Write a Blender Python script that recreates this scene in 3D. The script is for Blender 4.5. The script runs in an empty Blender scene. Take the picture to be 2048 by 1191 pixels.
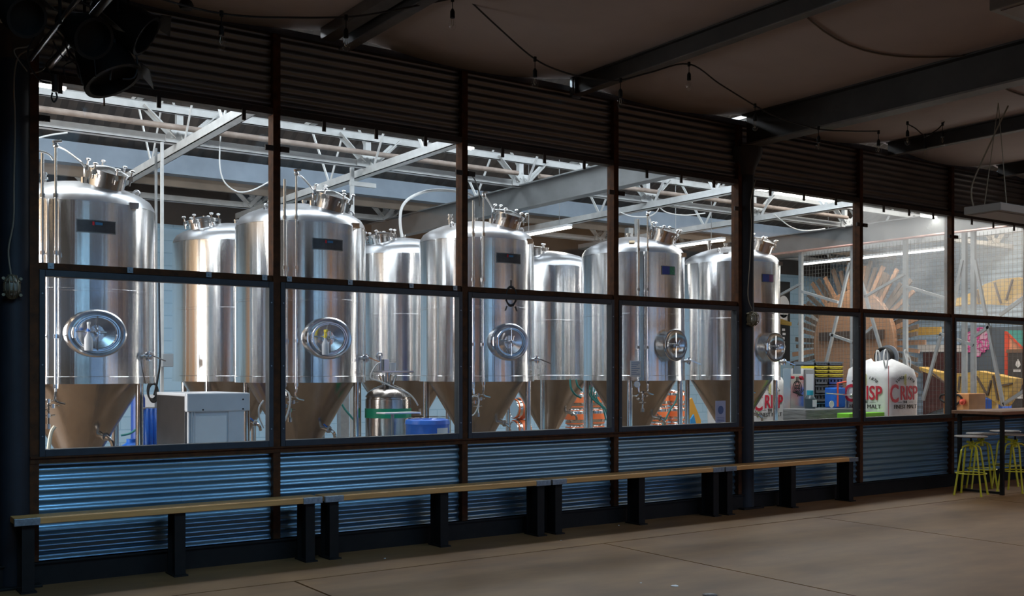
import bpy, bmesh, math, random
from mathutils import Vector, Matrix
random.seed(4)
PI = math.pi
scene = bpy.context.scene
col = scene.collection
# ------------------------------------------------------------------ camera
EYE = 1.6
FPX = 2075.0
YAW = math.radians(55.1)            # view direction measured from +X towards +Y
CX, CY = 1024.0, 745.0              # principal column, horizon row
cs, sn = math.cos(YAW), math.sin(YAW)
cam_d = bpy.data.cameras.new('camera')
cam = bpy.data.objects.new('camera', cam_d)
col.objects.link(cam)
cam.location = (0, 0, EYE)
cam.rotation_euler = (PI/2, 0, YAW - PI/2)
cam_d.sensor_width = 36.0
cam_d.lens = 36.0*FPX/2048
cam_d.shift_y = (CY - 595.5)/2048
cam_d.clip_end = 200
scene.camera = cam
# ------------------------------------------------------------------ view, world
scene.view_settings.view_transform = 'Standard'
scene.view_settings.look = 'None'
scene.view_settings.gamma = 1
scene.view_settings.use_curve_mapping = False
scene.view_settings.exposure = 0.0
W = bpy.data.worlds.new('sky'); scene.world = W; W.use_nodes = True
nt = W.node_tree; nt.nodes.clear()
wo = nt.nodes.new('ShaderNodeOutputWorld'); bg = nt.nodes.new('ShaderNodeBackground')
tc = nt.nodes.new('ShaderNodeTexCoord'); sx = nt.nodes.new('ShaderNodeSeparateXYZ'); cr = nt.nodes.new('ShaderNodeValToRGB')
nt.links.new(tc.outputs['Generated'], sx.inputs[0]); nt.links.new(sx.outputs['Z'], cr.inputs[0])
cr.color_ramp.elements[0].position = 0.0; cr.color_ramp.elements[0].color = (0.05, 0.055, 0.06, 1)
cr.color_ramp.elements[1].position = 0.6; cr.color_ramp.elements[1].color = (0.20, 0.32, 0.55, 1)
e = cr.color_ramp.elements.new(0.03); e.color = (0.24, 0.46, 0.84, 1)
nt.links.new(cr.outputs[0], bg.inputs[0]); bg.inputs[1].default_value = 2.1
nt.links.new(bg.outputs[0], wo.inputs[0])
# ------------------------------------------------------------------ large lights
def area(name, loc, size, power, color, rot=(0, 0, 0), spread=PI):
    d = bpy.data.lights.new(name, 'AREA'); d.shape = 'RECTANGLE'; d.size, d.size_y = size
    d.energy = power; d.color = color; d.spread = spread
    o = bpy.data.objects.new(name, d); col.objects.link(o); o.location = loc; o.rotation_euler = rot
    return o
COOLFILL = (0.86, 0.93, 1.0)
area('overhead_fill_lamp', (3.5, 10.6, 5.75), (7, 1.6), 490, COOLFILL)  # added overhead fill that evens the brewery light; no rooflight is modelled
area('overhead_fill_lamp', (10.5, 10.6, 5.75), (7, 1.6), 490, COOLFILL)
area('overhead_fill_lamp', (17.5, 10.9, 5.75), (6, 1.6), 400, (1, .95, .9))
area('overhead_fill_lamp', (6, 14.9, 5.75), (9, 1.8), 490, COOLFILL)
area('overhead_fill_lamp', (15, 15.0, 5.75), (7, 1.8), 430, COOLFILL)
area('side_streak_fill', (-1.9, 11.0, 2.2), (1.6, 3.6), 270, (0.95, 0.97, 1.0), (0, -PI/2, 0))  # added source out of view, lays a bright streak on the tanks; no door there
area('hall_rooflight_glow', (1.2, 4.6, 4.25), (3, 2), 58, (.36, .68, 1.0), (.55, 0, 0), 1.9)
area('hall_rooflight_glow', (6.0, 4.4, 4.25), (2.5, 1.5), 24, (.45, .74, 1.0), (.55, 0, 0), 1.9)
area('hall_rooflight_glow', (10.5, 4.4, 4.25), (2.5, 1.5), 12, (.6, .8, 1.0), (.55, 0, 0), 1.9)
area('pier_fill', (13.8, -3.6, 3.9), (1, 1), 70, (1.0, .66, .38), (-.5, 0, 0))  # added to brighten the unseen tan pier that the tanks reflect
area('hall_lamp_glow', (10.5, 1.5, 4.1), (5, 3), 62, (1.0, .55, .24))
area('hall_lamp_glow', (15.0, 3.0, 4.1), (5, 3), 55, (1.0, .56, .25))
area('hall_side_fill', (-4.5, -3.0, 3.9), (2, 1), 120, (1.0, .72, .48), (-.5, -.4, 0))  # added to brighten the unseen tan wall for the tank reflections
area('end_streak_fill', (22.9, 9.6, 2.0), (1.5, 3.4), 230, (1.0, .95, .88), (0, PI/2, 0))  # added out of view to streak the right of the tanks; no door there

area('side_wall_fill', (-.6, 11.6, 5.3), (1, 5), 170, (1.0, .74, .48), (0, .55, 0))  # added fill on the tan side panels, strengthens their reflection
area('end_wall_fill', (21.2, 10.6, 5.3), (1, 3), 120, (1.0, .74, .48), (0, -.55, 0))  # added fill on the end wall's tan strip, strengthens its reflection
# ------------------------------------------------------------------ projection helpers (a pixel on a plane of the place)
def ray(px, py):
    u = (px-CX)/FPX; v = (CY-py)/FPX
    return Vector((cs + u*sn, sn - u*cs, v))
def atY(px, py, Y):
    d = ray(px, py); t = Y/d.y
    return Vector((d.x*t, Y, EYE + d.z*t))
def atX(px, py, X):
    d = ray(px, py); t = X/d.x
    return Vector((X, d.y*t, EYE + d.z*t))
def atZ(px, py, Z):
    d = ray(px, py); t = (Z-EYE)/d.z
    return Vector((d.x*t, d.y*t, Z))

# ------------------------------------------------------------------ materials
MATS = {}
def mat(name, c, rough=0.6, metal=0.0, var=0.0, scale=6.0, stretch=(1, 1, 1), bump=0.0, emit=0.0, aniso=0.0, spec=None, rvar=0.0, c2=None, bscale=None):
    if name in MATS: return MATS[name]
    m = bpy.data.materials.new(name); m.use_nodes = True
    n = m.node_tree; b = n.nodes['Principled BSDF']
    b.inputs['Base Color'].default_value = (*c, 1); b.inputs['Roughness'].default_value = rough
    b.inputs['Metallic'].default_value = metal
    if spec is not None: b.inputs['Specular IOR Level'].default_value = spec
    if aniso: 
        b.inputs['Anisotropic'].default_value = aniso
        tg = n.nodes.new('ShaderNodeTangent'); tg.direction_type = 'RADIAL'; tg.axis = 'Z'
        n.links.new(tg.outputs[0], b.inputs['Tangent'])
    if emit:
        b.inputs['Emission Color'].default_value = (*c, 1); b.inputs['Emission Strength'].default_value = emit
    if var or bump or rvar or c2:
        t = n.nodes.new('ShaderNodeTexCoord'); mp = n.nodes.new('ShaderNodeMapping'); mp.inputs['Scale'].default_value = stretch
        no = n.nodes.new('ShaderNodeTexNoise'); no.inputs['Scale'].default_value = scale; no.inputs['Detail'].default_value = 5
        no.inputs['Roughness'].default_value = 0.62
        n.links.new(t.outputs['Object'], mp.inputs[0]); n.links.new(mp.outputs[0], no.inputs['Vector'])
        if var or c2:
            r = n.nodes.new('ShaderNodeValToRGB'); r.color_ramp.elements[0].position = .3; r.color_ramp.elements[1].position = .7
            a = c2 if c2 else tuple(x*(1-var) for x in c)
            d = c if c2 else tuple(min(1, x*(1+var)) for x in c)
            r.color_ramp.elements[0].color = (*a, 1); r.color_ramp.elements[1].color = (*d, 1)
            n.links.new(no.outputs['Fac'], r.inputs[0]); n.links.new(r.outputs[0], b.inputs['Base Color'])
        if rvar:
            mr = n.nodes.new('ShaderNodeMapRange'); mr.inputs['From Min'].default_value = .3; mr.inputs['From Max'].default_value = .7
            mr.inputs['To Min'].default_value = max(.03, rough-rvar); mr.inputs['To Max'].default_value = rough+rvar
            n.links.new(no.outputs['Fac'], mr.inputs[0]); n.links.new(mr.outputs[0], b.inputs['Roughness'])
        if bump:
            src = no
            if bscale:
                src = n.nodes.new('ShaderNodeTexNoise'); src.inputs['Scale'].default_value = bscale; src.inputs['Detail'].default_value = 3
                n.links.new(mp.outputs[0], src.inputs['Vector'])
            bp = n.nodes.new('ShaderNodeBump'); bp.inputs['Strength'].default_value = bump; bp.inputs['Distance'].default_value = .02
            n.links.new(src.outputs['Fac'], bp.inputs['Height']); n.links.new(bp.outputs[0], b.inputs['Normal'])
    MATS[name] = m
    return m
def brushed(name, c, rough, tilt, wav, wscale=5.0, zs=.004):
    # rolled sheet with a fine horizontal grain: every point leans up or down a little, and slow waves run round the shell
    m = bpy.data.materials.new(name); m.use_nodes = True; n = m.node_tree; b = n.nodes['Principled BSDF']
    b.inputs['Base Color'].default_value = (*c, 1); b.inputs['Roughness'].default_value = rough; b.inputs['Metallic'].default_value = 1
    t = n.nodes.new('ShaderNodeTexCoord'); mp = n.nodes.new('ShaderNodeMapping'); mp.inputs['Scale'].default_value = (1, 1, zs)
    n.links.new(t.outputs['Object'], mp.inputs[0])
    no = n.nodes.new('ShaderNodeTexNoise'); no.inputs['Scale'].default_value = wscale; no.inputs['Detail'].default_value = 4; no.inputs['Roughness'].default_value = .55
    n.links.new(mp.outputs[0], no.inputs['Vector'])
    r = n.nodes.new('ShaderNodeValToRGB'); r.color_ramp.elements[0].position = .35; r.color_ramp.elements[1].position = .65
    r.color_ramp.elements[0].color = (*[x*.86 for x in c], 1); r.color_ramp.elements[1].color = (*[min(1, x*1.08) for x in c], 1)
    n.links.new(no.outputs['Fac'], r.inputs[0]); n.links.new(r.outputs[0], b.inputs['Base Color'])
    bp = n.nodes.new('ShaderNodeBump'); bp.inputs['Strength'].default_value = wav; bp.inputs['Distance'].default_value = .02
    n.links.new(no.outputs['Fac'], bp.inputs['Height'])
    sc = n.nodes.new('ShaderNodeVectorMath'); sc.operation = 'SCALE'; sc.inputs['Scale'].default_value = 9173.0; n.links.new(t.outputs['Object'], sc.inputs[0])
    w1 = n.nodes.new('ShaderNodeTexWhiteNoise'); n.links.new(sc.outputs[0], w1.inputs['Vector'])
    sep = n.nodes.new('ShaderNodeSeparateColor'); n.links.new(w1.outputs['Color'], sep.inputs[0])
    ad = n.nodes.new('ShaderNodeMath'); ad.operation = 'ADD'; n.links.new(sep.outputs[0], ad.inputs[0]); n.links.new(sep.outputs[1], ad.inputs[1])
    sb = n.nodes.new('ShaderNodeMath'); sb.operation = 'SUBTRACT'; n.links.new(ad.outputs[0], sb.inputs[0]); sb.inputs[1].default_value = 1.0
    ml = n.nodes.new('ShaderNodeMath'); ml.operation = 'MULTIPLY'; n.links.new(sb.outputs[0], ml.inputs[0]); ml.inputs[1].default_value = tilt
    cx = n.nodes.new('ShaderNodeCombineXYZ'); n.links.new(ml.outputs[0], cx.inputs[2])
    va = n.nodes.new('ShaderNodeVectorMath'); va.operation = 'ADD'; n.links.new(bp.outputs[0], va.inputs[0]); n.links.new(cx.outputs[0], va.inputs[1])
    vn = n.nodes.new('ShaderNodeVectorMath'); vn.operation = 'NORMALIZE'; n.links.new(va.outputs[0], vn.inputs[0]); n.links.new(vn.outputs[0], b.inputs['Normal'])
    return m
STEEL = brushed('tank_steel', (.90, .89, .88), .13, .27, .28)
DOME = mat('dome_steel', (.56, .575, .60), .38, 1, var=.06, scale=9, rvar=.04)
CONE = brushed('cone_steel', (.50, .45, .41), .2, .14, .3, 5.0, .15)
PIPE = mat('polished_pipe', (.75, .75, .75), .16, 1, rvar=.03, scale=20)
DOORM = mat('door_steel', (.68, .68, .68), .2, 1, var=.05, scale=8, rvar=.05)
RUST = mat('dark_rusty_steel', (.035, .022, .016), .6, .0, c2=(.014, .012, .011), scale=9, bump=.15)
MULL = mat('rust_brown_paint', (.085, .032, .011), .6, .0, c2=(.03, .015, .008), scale=14, bump=.1, spec=.12)
FRAME = mat('dark_blue_black_paint', (.014, .020, .026), .42, .0, var=.3, scale=12)
BLACK = mat('black_paint', (.008, .0075, .007), .6, 0, var=.3, scale=8, spec=.2)
COLM = mat('dark_blue_column_paint', (.011, .015, .021), .55, .0, var=.25, scale=5, spec=.3)
BEAMM = mat('dark_beam_paint', (.022, .019, .017), .7, .0, var=.3, scale=5)
BEAMG = mat('faded_brown_beam_paint', (.075, .065, .058), .5, .2, var=.3, scale=5)
CORR = mat('galvanised_blue_sheet', (.26, .44, .58), .30, .8, var=.04, scale=3, stretch=(.5, 1, 1))
CORRU = mat('dull_galvanised_sheet', (.20, .20, .19), .42, .8, var=.22, scale=3, stretch=(.5, 1, 4), rvar=.08)
ZINC = mat('zinc_bracket', (.24, .28, .30), .4, .8, var=.25, scale=40)
WHITEP = mat('white_grey_steel_paint', (.56, .58, .58), .5, .0, var=.12, scale=7)
IBEAM = mat('grey_beam_paint', (.17, .18, .185), .5, .1, var=.14, scale=3)
GUTT = mat('blue_grey_gutter', (.22, .28, .35), .6, 0, var=.15, scale=2)
BOARD = mat('brown_board', (.26, .21, .165), .7, 0, var=.2, scale=2)
ROOF = mat('dark_roof_sheet', (.105, .088, .076), .8, 0, c2=(.05, .048, .05), scale=1.3, bump=.2)
BRPIPE = mat('brown_white_pipe', (.40, .33, .28), .5, 0, c2=(.22, .17, .14), scale=5)
COPPER = mat('pink_copper_pipe', (.72, .42, .36), .3, .7, var=.2, scale=8)
WHITE = mat('white_plastic', (.78, .80, .82), .35, 0, var=.05, scale=5)
GREYW = mat('machine_grey_plastic', (.60, .63, .67), .4, 0, var=.06, scale=5)
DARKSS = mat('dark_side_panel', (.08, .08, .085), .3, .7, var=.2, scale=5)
BLUE = mat('bright_blue_plastic', (.02, .17, .72), .35, 0, var=.15, scale=8)
BLUE2 = mat('deep_blue_plastic', (.02, .08, .38), .4, 0, var=.2, scale=8)
ORANGE = mat('orange_paint', (.85, .20, .06), .5, 0, var=.15, scale=8)
GREEN = mat('green_band', (.0, .42, .22), .45, 0, var=.08, scale=6)
LIME = mat('lime_plastic', (.25, .75, .05), .5, 0, var=.1)
TEAL = mat('teal_hose', (.06, .32, .30), .4, 0, var=.1)
YELLOW = mat('yellow_plastic', (.85, .68, .02), .5, 0, var=.12, scale=8)
YWOOD = mat('yellow_stained_ply', (.72, .47, .12), .6, 0, c2=(.50, .30, .06), scale=5, stretch=(1, 1, 5))
RED = mat('red_print', (.62, .02, .05), .6, 0, var=.06)
TAN = mat('tan_wood_disc', (.42, .23, .13), .6, 0, c2=(.32, .165, .09), scale=5, stretch=(1, 1, 8), bump=.1)
SPIKE = mat('weathered_plank', (.19, .125, .085), .75, 0, c2=(.10, .075, .06), scale=9, bump=.2)
BENCHW = mat('bench_timber', (.62, .34, .11), .55, 0, c2=(.40, .20, .06), scale=4, stretch=(.4, 6, 14), bump=.12)
STOOL = mat('yellow_green_stool_paint', (.52, .52, .03), .4, .1, var=.12, scale=10)
SEATM = mat('pale_seat', (.32, .30, .28), .5, 0, var=.1, scale=10)
TTOP = mat('table_top_timber', (.26, .13, .065), .5, 0, c2=(.15, .07, .035), scale=4, stretch=(.4, 6, 14))
HOSE = mat('white_hose', (.72, .74, .74), .4, 0, var=.05)
CREAMH = mat('cream_hose', (.70, .68, .55), .45, 0, var=.05)
CABLE = mat('black_cable', (.012, .011, .010), .6)
GCABLE = mat('beige_cable', (.16, .14, .10), .6)
BAG = mat('white_woven_sack', (.80, .81, .82), .75, 0, var=.05, scale=3, bump=.5, bscale=9)
TUBE = mat('lit_tube', (1.0, .97, .90), .5, emit=7.0)
BRASS = mat('dull_brass_lamp_body', (.16, .14, .09), .45, .6, var=.2, scale=30)
MESHM = mat('mesh_wire', (.13, .13, .12), .5, .5)
GALV = mat('galvanised_post', (.34, .36, .37), .45, .5, var=.12, scale=10)
SLATE = mat('slate_wall_paint', (.12, .155, .20), .7, 0, var=.08, scale=3)
PINK = mat('pink_mural_paint', (.75, .12, .42), .7)
PINKB = mat('pale_pink_mural_paint', (.72, .50, .66), .7)
REDM = mat('red_orange_mural_paint', (.82, .12, .07), .7)
PEACH = mat('peach_mural_paint', (.80, .38, .24), .7)
TEALM = mat('teal_mural_paint', (.10, .42, .40), .7)
DOORG = mat('dark_grey_door_paint', (.075, .07, .07), .6)
MAROON = mat('maroon_board', (.11, .045, .045), .6, 0, var=.3, scale=6)
PLATE = mat('dark_nameplate', (.05, .065, .085), .35, .3, var=.2, scale=20)
CRATEG = mat('grey_crate_plastic', (.14, .16, .17), .5, 0, var=.2, scale=15)
PAPER = mat('paper', (.75, .78, .82), .7)
LAVP = mat('lavender_notice', (.42, .45, .66), .7)
BPRINT = mat('black_print', (.02, .02, .02), .7)
TANWALL = mat('tan_reflection_cladding', (.85, .50, .26), .6, 0, c2=(.68, .36, .17), scale=3, stretch=(5, 5, .6))  # for surfaces out of view, gives warm bands in the tank steel
WIRE = mat('filament', (.35, .30, .22), .4, .8)

def brick_mat(name, c, c2, mortar, sx_=1.0):
    m = bpy.data.materials.new(name); m.use_nodes = True; n = m.node_tree; b = n.nodes['Principled BSDF']
    t = n.nodes.new('ShaderNodeTexCoord'); mp = n.nodes.new('ShaderNodeMapping'); br = n.nodes.new('ShaderNodeTexBrick')
    mp.inputs['Rotation'].default_value = (PI/2, 0, 0)
    br.inputs['Color1'].default_value = (*c, 1); br.inputs['Color2'].default_value = (*c2, 1); br.inputs['Mortar'].default_value = (*mortar, 1)
    br.inputs['Scale'].default_value = 1.0; br.inputs['Brick Width'].default_value = .44; br.inputs['Row Height'].default_value = .215
    br.inputs['Mortar Size'].default_value = .01
    n.links.new(t.outputs['Object'], mp.inputs[0]); n.links.new(mp.outputs[0], br.inputs['Vector'])
    n.links.new(br.outputs[0], b.inputs['Base Color']); b.inputs['Roughness'].default_value = .6
    bp = n.nodes.new('ShaderNodeBump'); bp.inputs['Strength'].default_value = .4; bp.inputs['Distance'].default_value = .01
    bp.invert = True
    n.links.new(br.outputs['Fac'], bp.inputs['Height']); n.links.new(bp.outputs[0], b.inputs['Normal'])
    return m
BRICK = brick_mat('pale_blue_painted_block', (.38, .60, .78), (.42, .63, .80), (.30, .50, .68))

def clad_mat(name, c, period, axis='Z'):
    m = bpy.data.materials.new(name); m.use_nodes = True; n = m.node_tree; b = n.nodes['Principled BSDF']
    b.inputs['Roughness'].default_value = .55; b.inputs['Base Color'].default_value = (*c, 1)
    t = n.nodes.new('ShaderNodeTexCoord'); s = n.nodes.new('ShaderNodeSeparateXYZ'); n.links.new(t.outputs['Object'], s.inputs[0])
    mu = n.nodes.new('ShaderNodeMath'); mu.operation = 'MULTIPLY'; mu.inputs[1].default_value = 2*PI/period
    si = n.nodes.new('ShaderNodeMath'); si.operation = 'SINE'
    n.links.new(s.outputs[axis], mu.inputs[0]); n.links.new(mu.outputs[0], si.inputs[0])
    bp = n.nodes.new('ShaderNodeBump'); bp.inputs['Strength'].default_value = .5; bp.inputs['Distance'].default_value = .03
    n.links.new(si.outputs[0], bp.inputs['Height']); n.links.new(bp.outputs[0], b.inputs['Normal'])
    return m
CLAD = clad_mat('blue_profiled_cladding', (.42, .58, .76), .15)

def floor_mat():
    m = bpy.data.materials.new('stained_concrete'); m.use_nodes = True; n = m.node_tree; b = n.nodes['Principled BSDF']
    t = n.nodes.new('ShaderNodeTexCoord')
    def noise(scale, st=(1, 1, 1), det=6):
        mp = n.nodes.new('ShaderNodeMapping'); mp.inputs['Scale'].default_value = st
        no = n.nodes.new('ShaderNodeTexNoise'); no.inputs['Scale'].default_value = scale; no.inputs['Detail'].default_value = det
        n.links.new(t.outputs['Object'], mp.inputs[0]); n.links.new(mp.outputs[0], no.inputs['Vector']); return no
    a = noise(.9); c = noise(3.0, (.6, 1.6, 1))
    r = n.nodes.new('ShaderNodeValToRGB'); r.color_ramp.elements[0].position = .35; r.color_ramp.elements[1].position = .68
    r.color_ramp.elements[0].color = (.11, .055, .020, 1); r.color_ramp.elements[1].color = (.215, .118, .046, 1)
    mx = n.nodes.new('ShaderNodeMath'); mx.operation = 'MULTIPLY_ADD'; mx.inputs[1].default_value = .5
    hf = n.nodes.new('ShaderNodeMath'); hf.operation = 'MULTIPLY'; hf.inputs[1].default_value = .5
    n.links.new(c.outputs['Fac'], hf.inputs[0]); n.links.new(a.outputs['Fac'], mx.inputs[0]); n.links.new(hf.outputs[0], mx.inputs[2])
    n.links.new(mx.outputs[0], r.inputs[0]); n.links.new(r.outputs[0], b.inputs['Base Color'])
    b.inputs['Roughness'].default_value = .5
    bp = n.nodes.new('ShaderNodeBump'); bp.inputs['Strength'].default_value = .2; bp.inputs['Distance'].default_value = .01
    n.links.new(c.outputs['Fac'], bp.inputs['Height']); n.links.new(bp.outputs[0], b.inputs['Normal'])
    return m
CONC = floor_mat()
JOINT = mat('slab_joint', (.03, .022, .016), .9)
BFLOOR = mat('brewery_floor_paint', (.20, .14, .09), .35, 0, var=.2, scale=2)

def ceil_mat():
    m = mat('stretched_ceiling_sheet', (.38, .31, .29), .75, 0, c2=(.31, .26, .24), scale=.7)
    return m
CEIL = ceil_mat()

def glass_mat(name, haze=0.0):
    m = bpy.data.materials.new(name); m.use_nodes = True; n = m.node_tree; n.nodes.clear()
    o = n.nodes.new('ShaderNodeOutputMaterial'); tr = n.nodes.new('ShaderNodeBsdfTransparent'); gl = n.nodes.new('ShaderNodeBsdfGlossy')
    gl.inputs['Roughness'].default_value = .03; tr.inputs[0].default_value = (.97, .98, .98, 1)
    fr = n.nodes.new('ShaderNodeFresnel'); fr.inputs[0].default_value = 1.35
    ge = n.nodes.new('ShaderNodeNewGeometry'); iv = n.nodes.new('ShaderNodeMath'); iv.operation = 'SUBTRACT'; iv.inputs[0].default_value = 1
    n.links.new(ge.outputs['Backfacing'], iv.inputs[1]); ml = n.nodes.new('ShaderNodeMath'); ml.operation = 'MULTIPLY'
    n.links.new(fr.outputs[0], ml.inputs[0]); n.links.new(iv.outputs[0], ml.inputs[1])
    mx = n.nodes.new('ShaderNodeMixShader'); n.links.new(ml.outputs[0], mx.inputs[0]); n.links.new(tr.outputs[0], mx.inputs[1]); n.links.new(gl.outputs[0], mx.inputs[2])
    last = mx
    # sparse dust specks; with haze, broad milky patches that also imitate glare
    t = n.nodes.new('ShaderNodeTexCoord'); no = n.nodes.new('ShaderNodeTexNoise'); no.inputs['Scale'].default_value = 0.55 if haze else 130; no.inputs['Detail'].default_value = 4
    n.links.new(t.outputs['Object'], no.inputs['Vector'])
    mr = n.nodes.new('ShaderNodeMapRange'); mr.clamp = True
    mr.inputs['From Min'].default_value = 0.35 if haze else .56; mr.inputs['From Max'].default_value = .70 if haze else .78
    mr.inputs['To Min'].default_value = haze*.15; mr.inputs['To Max'].default_value = haze if haze else .035
    n.links.new(no.outputs['Fac'], mr.inputs[0])
    ts = n.nodes.new('ShaderNodeBsdfTranslucent'); ts.inputs[0].default_value = (.75, .73, .70, 1)
    m2 = n.nodes.new('ShaderNodeMixShader'); n.links.new(mr.outputs[0], m2.inputs[0]); n.links.new(mx.outputs[0], m2.inputs[1]); n.links.new(ts.outputs[0], m2.inputs[2])
    n.links.new(m2.outputs[0], o.inputs[0])
    return m
GLASS = glass_mat('window_glass')
HAZE = glass_mat('hazy_glare_plastic', .42)  # milky pane whose haze also stands in for reflected glare
BULB = glass_mat('clear_bulb_glass')

# ------------------------------------------------------------------ mesh builder
class MB:
    def __init__(s): s.bm = bmesh.new()
    def box(s, a, b):
        (x0, y0, z0), (x1, y1, z1) = a, b
        v = [s.bm.verts.new(p) for p in ((x0,y0,z0),(x1,y0,z0),(x1,y1,z0),(x0,y1,z0),(x0,y0,z1),(x1,y0,z1),(x1,y1,z1),(x0,y1,z1))]
        for f in ((0,3,2,1),(4,5,6,7),(0,1,5,4),(1,2,6,5),(2,3,7,6),(3,0,4,7)): s.bm.faces.new([v[i] for i in f])
        return s
    def bar(s, p, q, w, h, up=(0, 0, 1)):
        p, q = Vector(p), Vector(q); d = (q-p).normalized(); up = Vector(up)
        if abs(d.dot(up)) > .98: up = Vector((0, 1, 0))
        a = d.cross(up).normalized()*w/2; b = a.cross(d).normalized()*h/2
        v = [s.bm.verts.new(c+i*a+j*b) for c in (p, q) for i, j in ((-1,-1),(1,-1),(1,1),(-1,1))]
        for f in ((0,1,2,3),(7,6,5,4),(0,4,5,1),(1,5,6,2),(2,6,7,3),(3,7,4,0)): s.bm.faces.new([v[i] for i in f])
        return s
    def lathe(s, prof, M=None, seg=24, a0=0, a1=2*PI, sx=1, sy=1):
        M = M or Matrix(); full = abs(a1-a0-2*PI) < 1e-6
        n = seg if full else seg+1; rings = []
        for r, h in prof:
            if r < 1e-6: rings.append([s.bm.verts.new(M @ Vector((0, 0, h)))]*n); continue
            rings.append([s.bm.verts.new(M @ Vector((r*sx*math.cos(a0+(a1-a0)*i/seg), r*sy*math.sin(a0+(a1-a0)*i/seg), h))) for i in range(n)])
        for A, B in zip(rings, rings[1:]):
            for i in range(seg):
                j = (i+1) % n
                vs = []
                for v in (A[i], A[j], B[j], B[i]):
                    if v not in vs: vs.append(v)
                if len(vs) > 2:
                    try: s.bm.faces.new(vs)
                    except ValueError: pass
        return s
    def cyl(s, p, q, r, r2=None, seg=12):
        p, q = Vector(p), Vector(q); L = (q-p).length
        M = Matrix.Translation(p) @ (q-p).to_track_quat('Z', 'Y').to_matrix().to_4x4()
        r2 = r if r2 is None else r2
        return s.lathe([(0, 0), (r, 0), (r2, L), (0, L)], M, seg)
    def tube(s, pts, r, seg=8, smooth=0):
        pts = [Vector(p) for p in pts]
        if smooth:
            out = []
            P = [pts[0]]+pts+[pts[-1]]
            for i in range(1, len(P)-2):
                for k in range(smooth):
                    t = k/smooth; a, b, c, d = P[i-1], P[i], P[i+1], P[i+2]
                    out.append(.5*((2*b)+(c-a)*t+(2*a-5*b+4*c-d)*t*t+(3*b-a-3*c+d)*t**3))
            out.append(pts[-1]); pts = out
        rings = []; ref = Vector((.13, .31, .94)).normalized()
        for i, p in enumerate(pts):
            d = (pts[min(i+1, len(pts)-1)]-pts[max(i-1, 0)]).normalized()
            a = d.cross(ref)
            if a.length < .05: a = d.cross(Vector((1, 0, 0)))
            a.normalize(); b = a.cross(d); ref = b if abs(b.dot(d)) < .9 else ref
            ref = a.cross(d)*-1 if False else ref
            rings.append([s.bm.verts.new(p+r*(math.cos(2*PI*k/seg)*a+math.sin(2*PI*k/seg)*b)) for k in range(seg)])
            ref = b
            ref = -b if False else b
        for A, B in zip(rings, rings[1:]):
            # pick best alignment so that the tube does not twist
            off = min(range(seg), key=lambda o: (A[0].co-B[o].co).length)
            B2 = B[off:]+B[:off]
            if (A[1].co-B2[1].co).length > (A[1].co-B2[-1].co).length: B2 = [B2[0]]+B2[1:][::-1]
            B[:] = B2
            for k in range(seg): s.bm.faces.new((A[k], A[(k+1) % seg], B[(k+1) % seg], B[k]))
        s.bm.faces.new(rings[0][::-1]); s.bm.faces.new(rings[-1])
        return s
    def ring(s, c, R, r, axis=(0, 0, 1), seg=24, k=8, sx=1, sy=1):
        M = Matrix.Translation(c) @ Vector(axis).to_track_quat('Z', 'Y').to_matrix().to_4x4()
        vs = [[s.bm.verts.new(M @ Vector(((R+r*math.cos(2*PI*j/k))*math.cos(2*PI*i/seg)*sx, (R+r*math.cos(2*PI*j/k))*math.sin(2*PI*i/seg)*sy, r*math.sin(2*PI*j/k)))) for j in range(k)] for i in range(seg)]
        for i in range(seg):
            for j in range(k): s.bm.faces.new((vs[i][j], vs[(i+1) % seg][j], vs[(i+1) % seg][(j+1) % k], vs[i][(j+1) % k]))
        return s
    def prism(s, poly, vec):
        vec = Vector(vec); A = [s.bm.verts.new(p) for p in poly]; B = [s.bm.verts.new(Vector(p)+vec) for p in poly]
        s.bm.faces.new(A); s.bm.faces.new(B[::-1])
        for i in range(len(A)): s.bm.faces.new((A[i], B[i], B[(i+1) % len(A)], A[(i+1) % len(A)]))
        return s
    def ball(s, c, r, sx=1, sy=1, sz=1, seg=14):
        M = Matrix.Translation(c) @ Matrix.Diagonal((sx, sy, sz, 1))
        return s.lathe([(r*math.sin(PI*i/8), -r*math.cos(PI*i/8)) for i in range(9)], M, seg)
    def text(s, txt, size, M, depth=.002, bold=0.0, align='CENTER'):
        cu = bpy.data.curves.new('t', 'FONT'); cu.body = txt; cu.size = size; cu.extrude = depth; cu.offset = bold; cu.align_x = align; cu.resolution_u = 3
        o = bpy.data.objects.new('t', cu); col.objects.link(o)
        dg = bpy.context.evaluated_depsgraph_get(); ev = o.evaluated_get(dg); me = ev.to_mesh()
        t = me.copy(); ev.to_mesh_clear()
        t.transform(M); s.bm.from_mesh(t); bpy.data.meshes.remove(t)
        bpy.data.objects.remove(o); bpy.data.curves.remove(cu)
        return s
    def build(s, name, m, parent=None, smooth=True, bevel=0.0, angle=35):
        bm = s.bm
        bmesh.ops.recalc_face_normals(bm, faces=bm.faces)
        me = bpy.data.meshes.new(name)
        if parent is not None:
            off = wloc(parent)
        else:
            xs = [v.co for v in bm.verts]
            off = Vector(((min(v.x for v in xs)+max(v.x for v in xs))/2, (min(v.y for v in xs)+max(v.y for v in xs))/2, min(v.z for v in xs)))
        for v in bm.verts: v.co -= off
        for f in bm.faces: f.smooth = smooth
        if smooth:
            lim = math.radians(angle)
            for ed in bm.edges:
                if len(ed.link_faces) == 2 and ed.calc_face_angle(0) > lim: ed.smooth = False
        bm.to_mesh(me); bm.free(); me.materials.append(m)
        o = bpy.data.objects.new(name, me); col.objects.link(o)
        if parent is not None: o.parent = parent
        else: o.location = off
        if bevel:
            b = o.modifiers.new('bevel', 'BEVEL'); b.width = bevel; b.segments = 2; b.limit_method = 'ANGLE'
        return o
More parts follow.
